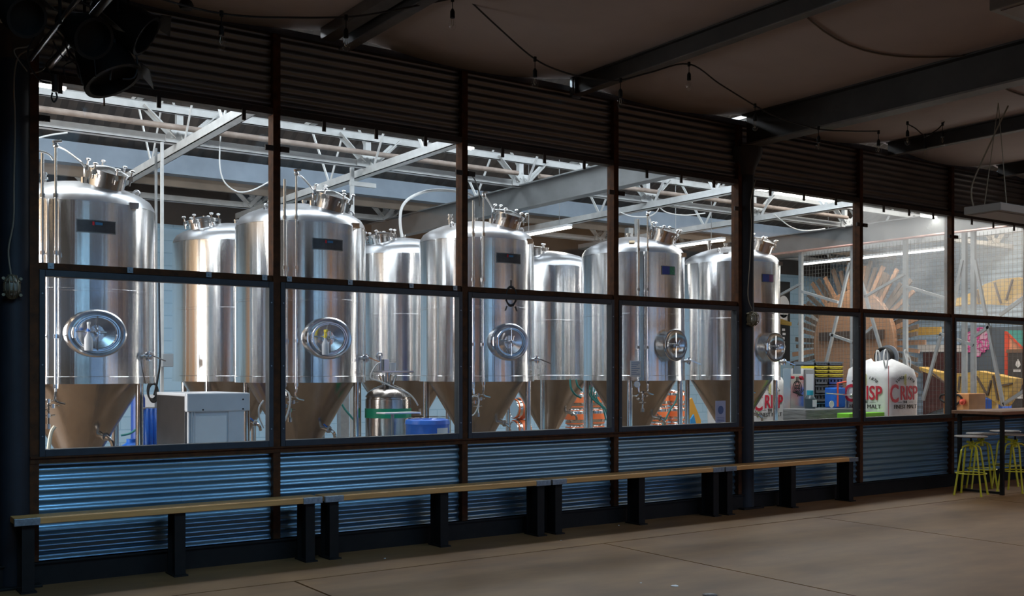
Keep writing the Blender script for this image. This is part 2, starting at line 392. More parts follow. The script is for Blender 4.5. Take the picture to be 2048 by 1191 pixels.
def wloc(o):
    v = Vector((0, 0, 0))
    while o is not None: v += o.location; o = o.parent
    return v
def tag(o, label=None, cat=None, group=None, kind=None):
    if label: o['label'] = label
    if cat: o['category'] = cat
    if group: o['group'] = group
    if kind: o['kind'] = kind
    return o
def thing(name, loc, label=None, cat=None, group=None, kind=None):
    o = bpy.data.objects.new(name, None); col.objects.link(o); o.location = loc; o.empty_display_size = .2
    return tag(o, label, cat, group, kind)
def move_origin(o, loc): o.location = loc

# ================================================================== THE HALL
YW = 8.52
# floor slabs with joints (slab edges are real gaps over a darker bed)
fl = thing('floor', (0, 0, 0), kind='structure')
MB().box((-8, -9, -.25), (32, YW+.06, -.02)).build('joint_bed', JOINT, fl)
b = MB()
g = .010
xs = [-8, -3.0, .10, 3.19, 6.28, 9.37, 12.46, 15.55, 18.64, 25, 32]
for x0, x1 in zip(xs, xs[1:]):
    b.box((x0+g, 7.5+g, -.03), (x1-g if False else x1+g, YW+.04, 0)) if False else None
b.box((-8, 7.5+g, -.03), (32, YW+.05, 0))
for x0, x1 in zip(xs, xs[1:]):
    for y0, y1 in ((3.6, 7.5), (-.3, 3.6), (-4.2, -.3), (-9, -4.2)):
        b.box((x0+g, y0+g, -.03), (x1-g, y1-g, 0))
b.build('slab', CONC, fl, smooth=False)
# ceiling sheet sagging between the beams
BX = [-3.8, -1.2, 1.4, 4.02, 6.64, 9.24, 11.86, 14.48, 17.1, 19.7, 22.3, 24.9, 27.5]
b = MB(); rows = [-6, -4, -2, 0, 2, 4, 5.5, 7, 8.0, 8.44]
cx_ = []
for x0, x1 in zip(BX, BX[1:]):
    for k in range(10): cx_.append((x0+(x1-x0)*k/10, k/10))
cx_.append((BX[-1], 0))
grid = []
for y in rows:
    grid.append([b.bm.verts.new((x, y, 4.635-.115*math.sin(PI*t)**.9-.03*math.sin(PI*t)*abs(math.sin(y*1.15)))) for x, t in cx_])
for A, B in zip(grid, grid[1:]):
    for i in range(len(A)-1): b.bm.faces.new((A[i], A[i+1], B[i+1], B[i]))
o = b.build('ceiling', CEIL, None); tag(o, kind='structure')
sd = o.modifiers.new('thick', 'SOLIDIFY'); sd.thickness = .012; sd.offset = 1
# seams of the ceiling sheet
b = MB()
for y in (5.6, 3.3):
    for x0, x1 in zip(BX[4:8], BX[5:9]):
        b.tube([(x0+(x1-x0)*k/12, y+.25*math.sin(PI*k/12), 4.622-.115*math.sin(PI*k/12)**.9-.03*math.sin(PI*k/12)*abs(math.sin(y*1.15))) for k in range(13)], .008, 6)
o = b.build('trim_1', mat('seam_tape', (.12, .095, .07), .7), None); tag(o, kind='structure')
# upper deck above the ceiling sheet keeps the sky off it
o = MB().box((-8, -6.2, 4.86), (27.6, 8.4, 4.90)).build('ceiling', BEAMM, None, False); tag(o, kind='structure')
# hall side and back walls (behind the camera the hall is open to daylight)
o = MB().box((-8.2, -6, 0), (-8, 8.5, 4.9)).build('wall_left', TANWALL, None, False); tag(o, kind='structure')
o = MB().box((30, -6, 0), (30.2, 8.5, 4.9)).build('wall_right', BEAMG, None, False); tag(o, kind='structure')
o = MB().box((24, -6.2, 0), (30.2, -6, 4.9)).build('wall_rear', BEAMG, None, False); tag(o, kind='structure')
o = MB().box((-8, -6.2, 3.7), (24, -6, 4.9)).build('wall_rear', BEAMG, None, False); tag(o, kind='structure')

for k, (xa_, w_) in enumerate(((-8, 5.0), (-3, 6.8), (13.2, 1.3), (9.6, .5), (21.0, 1.3), (17.4, .5))):  # unseen pieces, spaced and toned to stripe the tank reflections
    tag(MB().box((xa_, -6.4, 0), (xa_+w_, -5.9, 3.75)).build('wall_rear', TANWALL if k % 2 == 0 else BEAMG, None, False), kind='structure')
# ---- the glazed partition
MX = []
for px in (66, 549, 924, 1226, 1474, 1716, 1899, 2055):
    MX.append(atY(px, 700, YW).x)
MX.append(MX[-1]+2.1); MX.append(MX[-1]+2.1)
ZT, ZH, ZG, ZM1, ZM0, ZB, ZS, ZC, ZK = 4.53, 3.87, 3.815, 2.435, 2.33, 1.02, .915, .915, .175
wp = thing('wall_back', (0, YW, 0), kind='structure')
for i, x in enumerate(MX):
    MB().box((x-.033, YW-.055, ZK-.02), (x+.033, YW+.06, ZT)).build('mullion', MULL, wp, False, .003)
X0, X1 = MX[0]-.03, MX[-1]+.03
MB().box((X0-1.2, YW-.06, ZT-.02), (X1, YW+.06, ZT+.035)).build('top_rail', RUST, wp, False)
MB().box((X0, YW-.05, ZG), (X1, YW+.05, ZH)).build('head_rail', RUST, wp, False)
MB().box((X0, YW-.035, ZM0+.055), (X1, YW+.035, ZM1)).build('middle_rail', MULL, wp, False)
b = MB().box((X0, YW-.06, ZS), (X1, YW+.05, ZS+.048)); b.box((X0, YW-.075, ZS+.04), (X1, YW+.03, ZS+.052)); b.build('sill_rail', MULL, wp, False)
b = MB().box((X0-1.5, YW-.07, 0), (X1+1, YW+.07, ZK)); b.box((X0-1.5, YW-.09, ZK-.012), (X1+1, YW+.0, ZK)); b.build('kerb_plate', BLACK, wp, False)
def corr(x0, x1, z0, z1, y, m, name, amp=.0105, pitch=.0765):
    b = MB(); n = int((z1-z0)/pitch*10)
    L = []
    for k in range(n+1):
        z = z0+(z1-z0)*k/n; ph = 2*PI*z/pitch
        s_ = math.sin(ph); dy = amp*(abs(s_)**.9)*(1 if s_ > 0 else -1)
        L.append((b.bm.verts.new((x0, y-dy, z)), b.bm.verts.new((x1, y-dy, z)), b.bm.verts.new((x0, y-dy+.003, z)), b.bm.verts.new((x1, y-dy+.003, z))))
    for A, B in zip(L, L[1:]):
        b.bm.faces.new((A[0], A[1], B[1], B[0])); b.bm.faces.new((A[2], B[2], B[3], A[3]))
        b.bm.faces.new((A[0], B[0], B[2], A[2])); b.bm.faces.new((A[1], A[3], B[3], B[1]))
    return b.build(name, m, wp, True, angle=60)
for i in range(len(MX)-1):
    a, c = MX[i]+.030, MX[i+1]-.030
    corr(a, c, ZH-.01, ZT-.01, YW+.005, CORRU, 'upper_corrugated_sheet')
    if i == 0:
        m_ = atY(363, 950, YW).x
        corr(a, m_+.02, ZK-.01, ZS+.01, YW+.005, CORR, 'lower_corrugated_sheet'); corr(m_, c, ZK-.01, ZS+.01, YW+.0015, CORR, 'lower_corrugated_sheet')
    else:
        corr(a, c, ZK-.01, ZS+.01, YW+.005, CORR, 'lower_corrugated_sheet')
# behind the sheets: boarding that closes the wall to the left
o = MB().box((X0-9.5, YW-.03, 0), (X0-.02, YW+.05, 5.0)).build('wall_back', BLACK, None, False); tag(o, kind='structure')
o = MB().box((X1, YW-.03, 0), (X1+12, YW+.05, 5.0)).build('wall_back', BLACK, None, False); tag(o, kind='structure')
# windows
wn = 1
for i in range(len(MX)-1):
    a, c = MX[i]+.033, MX[i+1]-.033
    # fixed upper pane with clips
    w = thing('window_%d' % wn, ((a+c)/2, YW, ZM1), kind='structure'); wn += 1
    MB().box((a, YW+.012, ZM1-.02), (c, YW+.018, ZG+.03)).build('pane', HAZE if i >= 5 else GLASS, w, False)
    for t in (.22, .5, .78) if i else (.08, .48, .86):
        x = a+(c-a)*t
        b = MB().box((x-.016, YW-.06, ZG-.085), (x+.016, YW-.045, ZG+.02)); b.cyl((x, YW-.066, ZG-.055), (x, YW-.045, ZG-.055), .006, seg=8)
        b.build('glass_clip', RUST, w, False)
    for xx, d in ((a, 1), (c, -1)):
        MB().box((min(xx, xx+d*.075), YW-.07, 3.50), (max(xx, xx+d*.075), YW-.05, 3.545)).build('glass_clip', RUST, w, False)
    if i < 2:
        for t in (.045, .36, .70, .96):
            x = a+(c-a)*t
            b = MB().box((x-.022, YW-.05, ZM1-.045), (x+.022, YW-.036, ZM1)); b.cyl((x, YW-.058, ZM1-.022), (x, YW-.04, ZM1-.022), .008, seg=8)
            b.build('square_washer', ZINC, w, False)
    # framed lower light
    w = thing('window_%d' % wn, ((a+c)/2, YW, ZB), kind='structure'); wn += 1
    f = .042; b = MB()
    z0, z1 = ZS+.05, ZM0+.05
    b.box((a, YW-.065, z0), (a+f, YW+.02, z1)).box((c-f, YW-.065, z0), (c, YW+.02, z1)).box((a+f, YW-.065, z0), (c-f, YW+.02, ZB)).box((a+f, YW-.065, ZM0), (c-f, YW+.02, z1))
    b.build('sash_frame', FRAME, w, False, .003)
    b = MB()
    for xx in (a+f/2, c-f/2):
        for zz in (1.12, 1.66, 2.2): b.cyl((xx, YW-.071, zz), (xx, YW-.064, zz), .006, seg=8)
    b.build('screw', ZINC, w)
    MB().box((a+f-.01, YW-.012, ZB-.01), (c-f+.01, YW-.006, ZM0+.01)).build('pane', GLASS, w, False)
# emblem stuck on the third bay glass
e0 = atY(1022, 592, YW-.03)
em = thing('glass_emblem', e0, 'black ring-shaped emblem with a spike on top stuck on the glass', 'emblem')
b = MB(); b.ring(e0, .062, .009, (0, 1, 0), 28, 6, 1, 1.5)
for k in range(9):
    a_ = PI*(.1+.8*k/8) if k < 5 else -PI*(.15+.7*(k-5)/3)
    p = e0+Vector((.06*math.cos(a_), 0, .09*math.sin(a_))); b.bar(p, p+Vector((.012*math.cos(a_), 0, .016*math.sin(a_))), .016, .008)
b.bar(e0+Vector((0, 0, .09)), e0+Vector((0, 0, .16)), .012, .006)
b.bar(e0+Vector((-.05, 0, -.10)), e0+Vector((-.07, 0, -.145)), .016, .008); b.bar(e0+Vector((.05, 0, -.10)), e0+Vector((.07, 0, -.145)), .016, .008)
b.build('outline', BPRINT, em)

# ---- columns
def column(x, y, label, rot=0):
    t = thing('steel_column', (x, y, 0), label, 'column')
    MB().cyl((x, y, 0.0), (x, y, 4.24), .108, seg=32).build('shaft', COLM, t)
    MB().box((x-.17, y-.15, 0), (x+.17, y-.02, .02)).build('base_plate', BLACK, t, False, .004)
    b = MB(); b.lathe([(0, 3.93), (.11, 3.93), (.13, 4.02), (.20, 4.16), (.21, 4.245), (0, 4.245)], Matrix.Translation((x, y, 0)), 28)
    b.build('flared_head', BEAMM, t)
    return t
column(9.30, 8.51, 'dark blue round steel column at the bench, flared under the big beam')
column(1.39, 8.51, 'dark round steel column at the far left edge beside the glazing')
# ---- beams
def ibeam(name, x, y0, y1, zb, zt, w, m, label, tf=.02, tw=.012, cat='beam', mf=None, group=None):
    t = thing(name, (x, y0, zb), label, cat, group)
    MB().box((x-tw/2, y0, zb+tf), (x+tw/2, y1, zt-tf)).build('web', m, t, False)
    MB().box((x-w/2, y0, zb), (x+w/2, y1, zb+tf)).build('bottom_flange', mf or m, t, False, .002)
    MB().box((x-w/2, y0, zt-tf), (x+w/2, y1, zt)).build('top_flange', m, t, False, .002)
    return t
ibeam('roof_beam', 9.24, -5.9, 8.42, 4.25, 4.62, .19, BEAMM, 'deep dark steel beam resting on the column beside the hanging bulbs', mf=BEAMG)
ibeam('roof_beam', 1.40, -5.9, 8.42, 4.25, 4.62, .19, BEAMM, 'deep dark steel beam above the stage lights on the left', mf=BEAMG)
for x, lb in ((4.02, 'narrow brown roof beam nearest the stage lights, crossing the ceiling at left'), (6.64, 'narrow dark roof beam crossing the middle of the ceiling sheet'), (11.86, 'narrow dark roof beam right of the deep beam, behind the hanging bulbs'), (14.48, 'narrow dark roof beam at the far right above the bar table')):
    ibeam('roof_beam', x, -5.9, 8.36, 4.44, 4.62, .10, BEAMM, lb, .012, .01, mf=BEAMG)
MB().box((3.80, -5.9, 4.50), (3.93, 8.36, 4.61)).build('roof_batten', BEAMG, None, False)
tag(bpy.data.objects['roof_batten'], 'brown timber batten running along the left narrow beam', 'batten')
b = MB(); b.box((6.585, 8.36, 4.42), (6.695, 8.40, 4.64)).box((6.60, 8.34, 4.45), (6.68, 8.37, 4.60))
tag(b.build('beam_end_plate', ZINC, None, False, .003), 'small zinc end plate where the middle ceiling beam meets the wall', 'bracket')

# ---- benches
def bench(xa, xb, label):
    y0, y1, zt = 8.16, 8.395, .545
    t = thing('wall_bench', ((xa+xb)/2, 8.3, 0), label, 'bench', 'benches along the glazed wall')
    MB().box((xa+.012, y0, zt-.045), (xb-.012, y1, zt)).build('seat_plank', BENCHW, t, False, .004)
    for x in (xa+.006, xb-.006):
        s_ = 1 if x < (xa+xb)/2 else -1
        MB().box((min(x-s_*.004, x+s_*.17), y0-.004, zt-.05), (max(x-s_*.004, x+s_*.17), y0+.03, zt+.002)).build('end_bracket', ZINC, t, False, .002)
    for x in (xa+.10, (xa+xb)/2, xb-.10):
        b = MB(); b.box((x-.042, y0+.03, .012), (x+.042, y0+.04, zt-.05)).box((x-.042, y1-.03, .012), (x+.042, y1-.02, zt-.05)).box((x-.006, y0+.04, .012), (x+.006, y1-.03, zt-.05))
        b.build('leg', BLACK, t, False)
        MB().box((x-.055, y0-.0, 0), (x+.055, y1, .012)).build('foot_plate', BLACK, t, False)
    return t
bx = [1.32, 3.74, 6.17, 8.60, 10.98]
for i, lb in enumerate(('timber plank bench below the two left panes, nearest the camera', 'timber plank bench below the second and third window bays', 'timber plank bench left of the round column', 'timber plank bench right of the round column, farthest from the camera')):
    bench(bx[i]+.01, bx[i+1]-.01, lb)

# ---- festoon lights
def bulb(t, p, drop=.16):
    p = Vector(p); h = MB()
    h.cyl(p+Vector((0, 0, .018)), p-Vector((0, 0, .02)), .014, seg=10)
    h.cyl(p, p-Vector((0, 0, drop-.06)), .0035, seg=6)
    q = p-Vector((0, 0, drop-.07)); h.lathe([(0, .012), (.008, .012), (.018, -.008), (.019, -.06), (0, -.06)], Matrix.Translation(q), 12)
    ho = h.build('lamp_holder', BLACK, t)
    g_ = MB(); c = q-Vector((0, 0, .06))
    g_.lathe([(.014, 0), (.02, -.015), (.031, -.045), (.032, -.062), (.024, -.085), (.010, -.096), (0, -.098)], Matrix.Translation(c), 16)
    g_.build('glass_bulb', BULB, ho)
    f_ = MB().tube([c+Vector((-.006, 0, -.01)), c+Vector((-.012, 0, -.05)), c+Vector((0, 0, -.068)), c+Vector((.012, 0, -.05)), c+Vector((.006, 0, -.01))], .002, 5)
    f_.build('filament', WIRE, ho)
def string(pts, bulbs, label, Y=7.0):
    P = [atY(x, y, Y) for x, y in pts]
    t = thing('string_light', P[0], label, 'string light')
    MB().tube(P, .0075, 6, 6).build('cable', CABLE, t)
    for x, y in bulbs: bulb(t, atY(x, y, Y))
string([(318, -4), (380, 14), (443, 27), (500, 33), (560, 35), (692, 34), (780, 22), (850, 8), (904, -3)], [(443, 27), (692, 35), (905, -2)], 'black festoon cable with three clear bulbs at the upper left')
string([(934, -4), (1000, 58), (1070, 118), (1130, 145), (1190, 158), (1241, 160), (1300, 145), (1378, 128), (1440, 168), (1510, 211), (1560, 236), (1637, 258), (1700, 262), (1757, 262)], [(1070, 118), (1241, 160), (1378, 128), (1510, 211), (1637, 256), (1757, 264)], 'long black festoon cable with six clear bulbs across the ceiling centre')
string([(1813, 247), (1830, 256), (1850, 271), (1867, 264), (1885, 248), (1905, 212), (1930, 138), (1950, 65), (1968, -6)], [(1815, 246), (1850, 271), (1885, 248), (1930, 150)], 'short black festoon cable with four clear bulbs rising to the right')

# ---- bulkhead lamps
def bulkhead(p, label, cab):
    t = thing('bulkhead_lamp', p, label, 'wall lamp')
    M = Matrix.Translation(p) @ Matrix(((1, 0, 0, 0), (0, 0, -1, 0), (0, 1, 0, 0), (0, 0, 0, 1)))
    MB().lathe([(0, -.04), (.055, -.04), (.06, 0), (.05, .012), (0, .012)], M, 24, sx=1, sy=1.55).build('housing', BRASS, t)
    MB().lathe([(.046, .01), (.044, .035), (.03, .055), (0, .062)], M, 20, sx=1, sy=1.55).build('glass_dome', mat('frosted_lamp_glass', (.20, .19, .15), .25), t)
    b = MB()
    for k in (-1, 0, 1): b.tube([p+Vector((k*.028, -.01, -.085)), p+Vector((k*.028, -.065, -.045)), p+Vector((k*.028, -.075, 0)), p+Vector((k*.028, -.065, .045)), p+Vector((k*.028, -.01, .085))], .004, 6, 3)
    for k in (-.035, .035): b.tube([p+Vector((-.06, -.005, k)), p+Vector((-.03, -.066, k)), p+Vector((.03, -.066, k)), p+Vector((.06, -.005, k))], .004, 6, 3)
    b.build('wire_guard', BRASS, t)
    for i_, j_ in ((-1, -1), (1, -1), (-1, 1), (1, 1)): MB().cyl(p+Vector((i_*.058, .03, j_*.06)), p+Vector((i_*.058, -.01, j_*.06)), .012, seg=8).build('fixing_lug', BRASS, t)
    MB().tube([atY(x, y, p.y+min(dy, .02)) for x, y, dy in cab], .006, 6, 5).build('supply_cable', GCABLE, t)
bulkhead(atY(24, 573, 8.355), 'caged oval bulkhead lamp on the left column', [(22, 548, .0), (17, 500, .02), (27, 440, .03), (28, 360, .04), (30, 250, .04), (28, 160, .04), (38, 112, .04), (66, 98, .1)])
bulkhead(atY(1505, 637, 8.355), 'caged oval bulkhead lamp on the round column right of centre', [(1504, 618, 0), (1496, 590, .02), (1500, 520, .04), (1503, 450, .06), (1502, 400, .07), (1512, 358, .09)])

# ---- stage lights
def spot(p, aim, r, L, label, doors=1):
    p = Vector(p); aim = Vector(aim).normalized(); t = thing('stage_light', p, label, 'stage light')
    M = Matrix.Translation(p) @ aim.to_track_quat('Z', 'Y').to_matrix().to_4x4()
    MB().lathe([(0, -L*.55), (r*.45, -L*.55), (r*.6, -L*.5), (r*.72, -L*.2), (r, L*.15), (r, L*.45), (r*1.06, L*.45), (r*1.06, L*.5), (r*.9, L*.5), (r*.85, L*.3), (0, L*.28)], M, 24).build('housing', BLACK, t)
    b = MB()
    for k in range(doors):
        a_ = k*PI/2+1.2; c = Vector((math.cos(a_), math.sin(a_), 0)); n_ = Vector((-math.sin(a_), math.cos(a_), 0))
        base = c*r*1.05+Vector((0, 0, L*.5)); tip = c*r*1.2+Vector((0, 0, L*.5+r*.45))
        b.prism([M @ (base+n_*r*.6), M @ (base-n_*r*.6), M @ (tip-n_*r*.8), M @ (tip+n_*r*.8)], (M.to_3x3() @ c)*.004)
    b.build('barn_door', BLACK, t, False)
    side = M.to_3x3() @ Vector((1, 0, 0)); top = p+Vector((0, 0, r*2.1))
    MB().tube([p+side*r*1.1, p+side*r*1.12+Vector((0, 0, r*1.6)), top, p-side*r*1.12+Vector((0, 0, r*1.6)), p-side*r*1.1], .012, 6).build('yoke', BLACK, t)
    MB().cyl(top, top+Vector((0, 0, .12)), .022, seg=10).build('hook_clamp', BLACK, t)
    return t
spot(atY(200, 112, 7.75), (.30, -.25, -.7), .20, .42, 'black stage light lowest in the cluster, overlapping the top of the window')
spot(atY(245, 40, 7.6), (.6, -.3, -.45), .15, .40, 'black stage light upper right of the cluster beside the corrugated sheet')
spot(atY(160, 60, 7.2), (.2, -.5, -.3), .13, .35, 'black stage light in the middle of the cluster under the pipes')
spot(atY(30, 20, 7.0), (.2, -.5, -.3), .12, .30, 'black stage light at the top left corner above the column')
for nm, (a_, c_), lb in (('lighting_pipe', ((92, 140), (262, -57)), 'grey steel lighting pipe slanting behind the stage lights'), ('lighting_pipe', ((60, 120), (200, -58)), 'thin grey pipe left of the main lighting pipe')):
    p = atX(a_[0], a_[1], 1.62 if lb[0:4] == 'grey' else 1.45); q = atX(c_[0], c_[1], p.x)
    tag(MB().cyl(p, q, .026 if lb[0:4] == 'grey' else .016, seg=14).build(nm, mat('grey_pipe', (.22, .22, .23), .35, .7), None), lb, 'pipe')
bb = thing('cable_bundle', atY(130, 100, 7.9), 'tangled black cables hanging among the stage lights', 'cables')
for k in range(26):
    x = random.uniform(70, 270); y = random.uniform(0, 90); n_ = random.randint(3, 5); pts = []
    Yk = random.uniform(7.4, 8.2)
    for j in range(n_):
        pts.append(atY(x, y, Yk)); x += random.uniform(-35, 35); y += random.uniform(8, 45)
    MB().tube(pts, random.choice((.005, .007, .009)), 5, 5).build('cable', CABLE if k % 4 else GCABLE, bb)
MB().tube([atY(x, y, 7.6) for x, y in ((245, 85), (268, 100), (275, 130), (268, 155), (245, 158))], .006, 6, 6).build('cable', CABLE, bb)
b = MB().tube([atY(x, y, 7.7) for x, y in ((105, 185), (103, 195), (108, 204), (114, 195), (112, 185))], .006, 6, 5); b.cyl(atY(110, 150, 7.7), atY(110, 183, 7.7), .022, seg=10)
tag(b.build('cable_connector', CABLE, None), 'black plug with a looped safety wire hanging below the light cluster', 'connector')
b = MB(); p = atY(14, 30, 7.4); b.box(p-Vector((.05, .05, .05)), p+Vector((.03, .03, .06)))
tag(b.build('junction_box', mat('pale_box', (.35, .34, .28), .5), None, False, .005), 'small pale box beside the cables at the top left corner', 'box')
tag(MB().lathe([(0, 0), (.04, -.0), (.055, -.03), (.04, -.06), (0, -.07)], Matrix.Translation(atY(372, 2, 7.5)), 16).build('ceiling_sensor', BLACK, None), 'small black dome sensor at the top edge above the festoon cable', 'sensor')

# ---- pendant panels
def pendant(x0, x1, y0, y1, z, label):
    t = thing('hanging_light_panel', ((x0+x1)/2, (y0+y1)/2, z), label, 'hanging light')
    MB().box((x0, y0, z), (x1, y1, z+.085)).build('housing', mat('dull_white_housing', (.19, .19, .185), .5), t, False, .008)
    MB().box((x0+.05, y0+.05, z-.004), (x1-.05, y1-.05, z+.002)).build('diffuser', mat('unlit_diffuser', (.14, .105, .10), .4), t, False)
    for x in (x0+.25, x1-.25):
        for y in (y0+.08, y1-.08):
            MB().cyl((x, y, z+.085), ((x*.85+.15*(x0+x1)/2), (y0+y1)/2, 4.46), .005, seg=6).build('hanging_chain', GCABLE, t)
    MB().tube([(x0+.08, y1-.06, z+.09), (x0+.1, y1-.03, z+.3), (x0+.35, y1, z+.62), (x0+.5, (y0+y1)/2, 4.46)], .008, 6, 6).build('flex', GCABLE, t)
pendant(10.22, 11.5, 5.87, 6.28, 3.27, 'flat grey light panel hanging on chains at the right edge')
pendant(6.27, 7.5, 3.30, 3.68, 3.90, 'flat grey light panel cropped by the top right corner')

# ---- bar table and stools
t = thing('bar_table', (13.9, 7.77, 0), 'tall bar table with timber top and black square legs', 'table')
MB().box((12.92, 7.40, 1.05), (15.2, 8.12, 1.095)).build('table_top', TTOP, t, False, .006)
b = MB().box((13.0, 7.44, 1.02), (15.1, 7.47, 1.05)).box((13.0, 8.05, 1.02), (15.1, 8.08, 1.05)).box((13.0, 7.44, 1.02), (13.03, 8.08, 1.05)); b.build('top_frame', BLACK, t, False)
for x, y in ((13.02, 7.46), (13.02, 8.06), (15.05, 7.46), (15.05, 8.06)): MB().box((x-.022, y-.022, 0), (x+.022, y+.022, 1.03)).build('leg', BLACK, t, False)
MB().box((13.0, 7.46, .01), (13.04, 8.06, .04)).build('foot_bar', BLACK, t, False)
def stool(x, y, rz, label):
    t = thing('bar_stool', (x, y, 0), label, 'stool', 'yellow-green bar stools at the tall table')
    P = lambda r, a_, z: Vector((x+r*math.cos(a_+rz), y+r*math.sin(a_+rz), z))
    for k in range(4):
        a_ = PI/4+k*PI/2
        MB().tube([P(.235, a_, 0), P(.135, a_, .58), P(.115, a_, .625), P(.08, a_, .645), P(.0, a_, .648)], .0125, 8).build('leg', STOOL, t)
        MB().cyl(P(.237, a_, 0), P(.235, a_, .02), .016, seg=8).build('foot_cap', STOOL, t)
    b = MB(); b.ring((x, y, .285), .187, .008, seg=28, k=6); b.build('foot_ring', STOOL, t)
    b = MB(); b.cyl((x, y, .60), (x, y, .70), .026, seg=10); b.cyl((x, y, .66), (x, y, .665), .05, seg=10)
    for k in range(3): b.bar((x, y, .675), (x+.055*math.cos(k*2.1), y+.055*math.sin(k*2.1), .70), .012, .03)
    b.build('swivel_hub', STOOL, t)
    MB().lathe([(0, .755), (.19, .757), (.205, .765), (.20, .775), (0, .782)], Matrix.Translation((x, y, 0)), 28).build('seat', SEATM, t)
    MB().cyl((x, y, .69), (x, y, .758), .012, seg=8).build('stem', BLACK, t)
stool(12.73, 7.72, .30, 'yellow-green stool at the left end of the tall table')
stool(13.42, 7.98, .75, 'yellow-green stool pushed under the table next to the corrugated wall')
stool(13.55, 7.58, .1, 'yellow-green stool under the table at the right edge, nearer the camera')
stool(14.25, 8.12, .5, 'yellow-green stool farthest back under the tall table')
# small litter on the floor
for k, (px, py, s_) in enumerate(((1350, 1171, .03), (1282, 1165, .008), (1238, 1050, .008), (1122, 1080, .007), (770, 1116, .009))):
    p = atZ(px, py, 0); b = MB().prism([p+Vector((s_*math.cos(a_)*(1+.4*math.sin(3*a_)), s_*math.sin(a_), 0)) for a_ in [q*PI/4 for q in range(8)]], (0, 0, .003))
    tag(b.build('paper_scrap', PAPER, None, False), ('torn white paper scrap lying on the floor at bottom right', 'tiny white speck of litter left of the torn scrap', 'tiny pale speck on the concrete below the third bench', 'tiny speck on the joint below the third bench', 'tiny white speck on the floor in front of the second bench')[k], 'litter')
p = atZ(1420, 1189, 0)
tag(MB().lathe([(0, 0), (.05, 0), (.055, .004), (.04, .004), (.036, .002), (0, .002)], Matrix.Translation(p), 24).build('floor_socket_cover', DARKSS, None), 'small round metal cover set in the floor at the bottom edge', 'floor cover')

# ================================================================== THE BREWERY
o = MB().box((-2.2, YW+.06, -.1), (23.2, 18.3, 0)).build('floor', BFLOOR, None, False); tag(o, kind='structure')
o = MB().box((-2.2, 18.0, 0), (23.2, 18.2, 4.15)).build('wall_far', BRICK, None, False); tag(o, kind='structure')
o = MB().box((-2.2, 18.0, 4.15), (23.2, 18.2, 6.4)).build('wall_far', ROOF, None, False); tag(o, kind='structure')
o = MB().box((23.0, YW+.06, 0), (23.2, 18.0, 6.4)).build('wall_end', CLAD, None, False); tag(o, kind='structure')
o = MB().box((-2.2, YW+.06, 0), (-2.0, 18.0, 6.4)).build('wall_side', mat('cream_wall', (.68, .62, .52), .7, var=.08, scale=1), None, False); tag(o, kind='structure')
# tan panels added on the unseen side wall, for warm streaks in the tanks
for k, (y, w_) in enumerate(((8.7, 1.3), (12.0, 1.1), (13.9, .7), (15.4, 1.2))):
    tag(MB().box((-2.0, y, .1), (-1.95, y+w_, 3.6)).build('trim_%d' % (k+2), TANWALL, None, False), kind='structure')
for k, (y, h_) in enumerate(((8.75, 3.6),)): tag(MB().box((22.93, 10.45, .1), (23.0, 11.15, 3.6)).build('trim_6', TANWALL, None, False), kind='structure')  # tan strip added out of view for the tanks to reflect
# roof: ridge and valley slopes of profiled sheet
def roofslab(y0, z0, y1, z1):
    b = MB(); n = 120; L = []
    for k in range(n*2+1):
        x = -2.2+25.4*k/(n*2); dz = .02*(1 if k % 2 else -1)
        L.append((b.bm.verts.new((x, y0, z0+dz)), b.bm.verts.new((x, y1, z1+dz))))
    for A, B in zip(L, L[1:]): b.bm.faces.new((A[0], B[0], B[1], A[1]))
    o = b.build('ceiling', ROOF, None, False); tag(o, kind='structure')
    s_ = o.modifiers.new('t', 'SOLIDIFY'); s_.thickness = .03; s_.offset = 0
roofslab(8.45, 5.05, 12.9, 6.5); roofslab(12.9, 6.5, 16.2, 4.95); roofslab(16.2, 4.95, 18.1, 6.0)
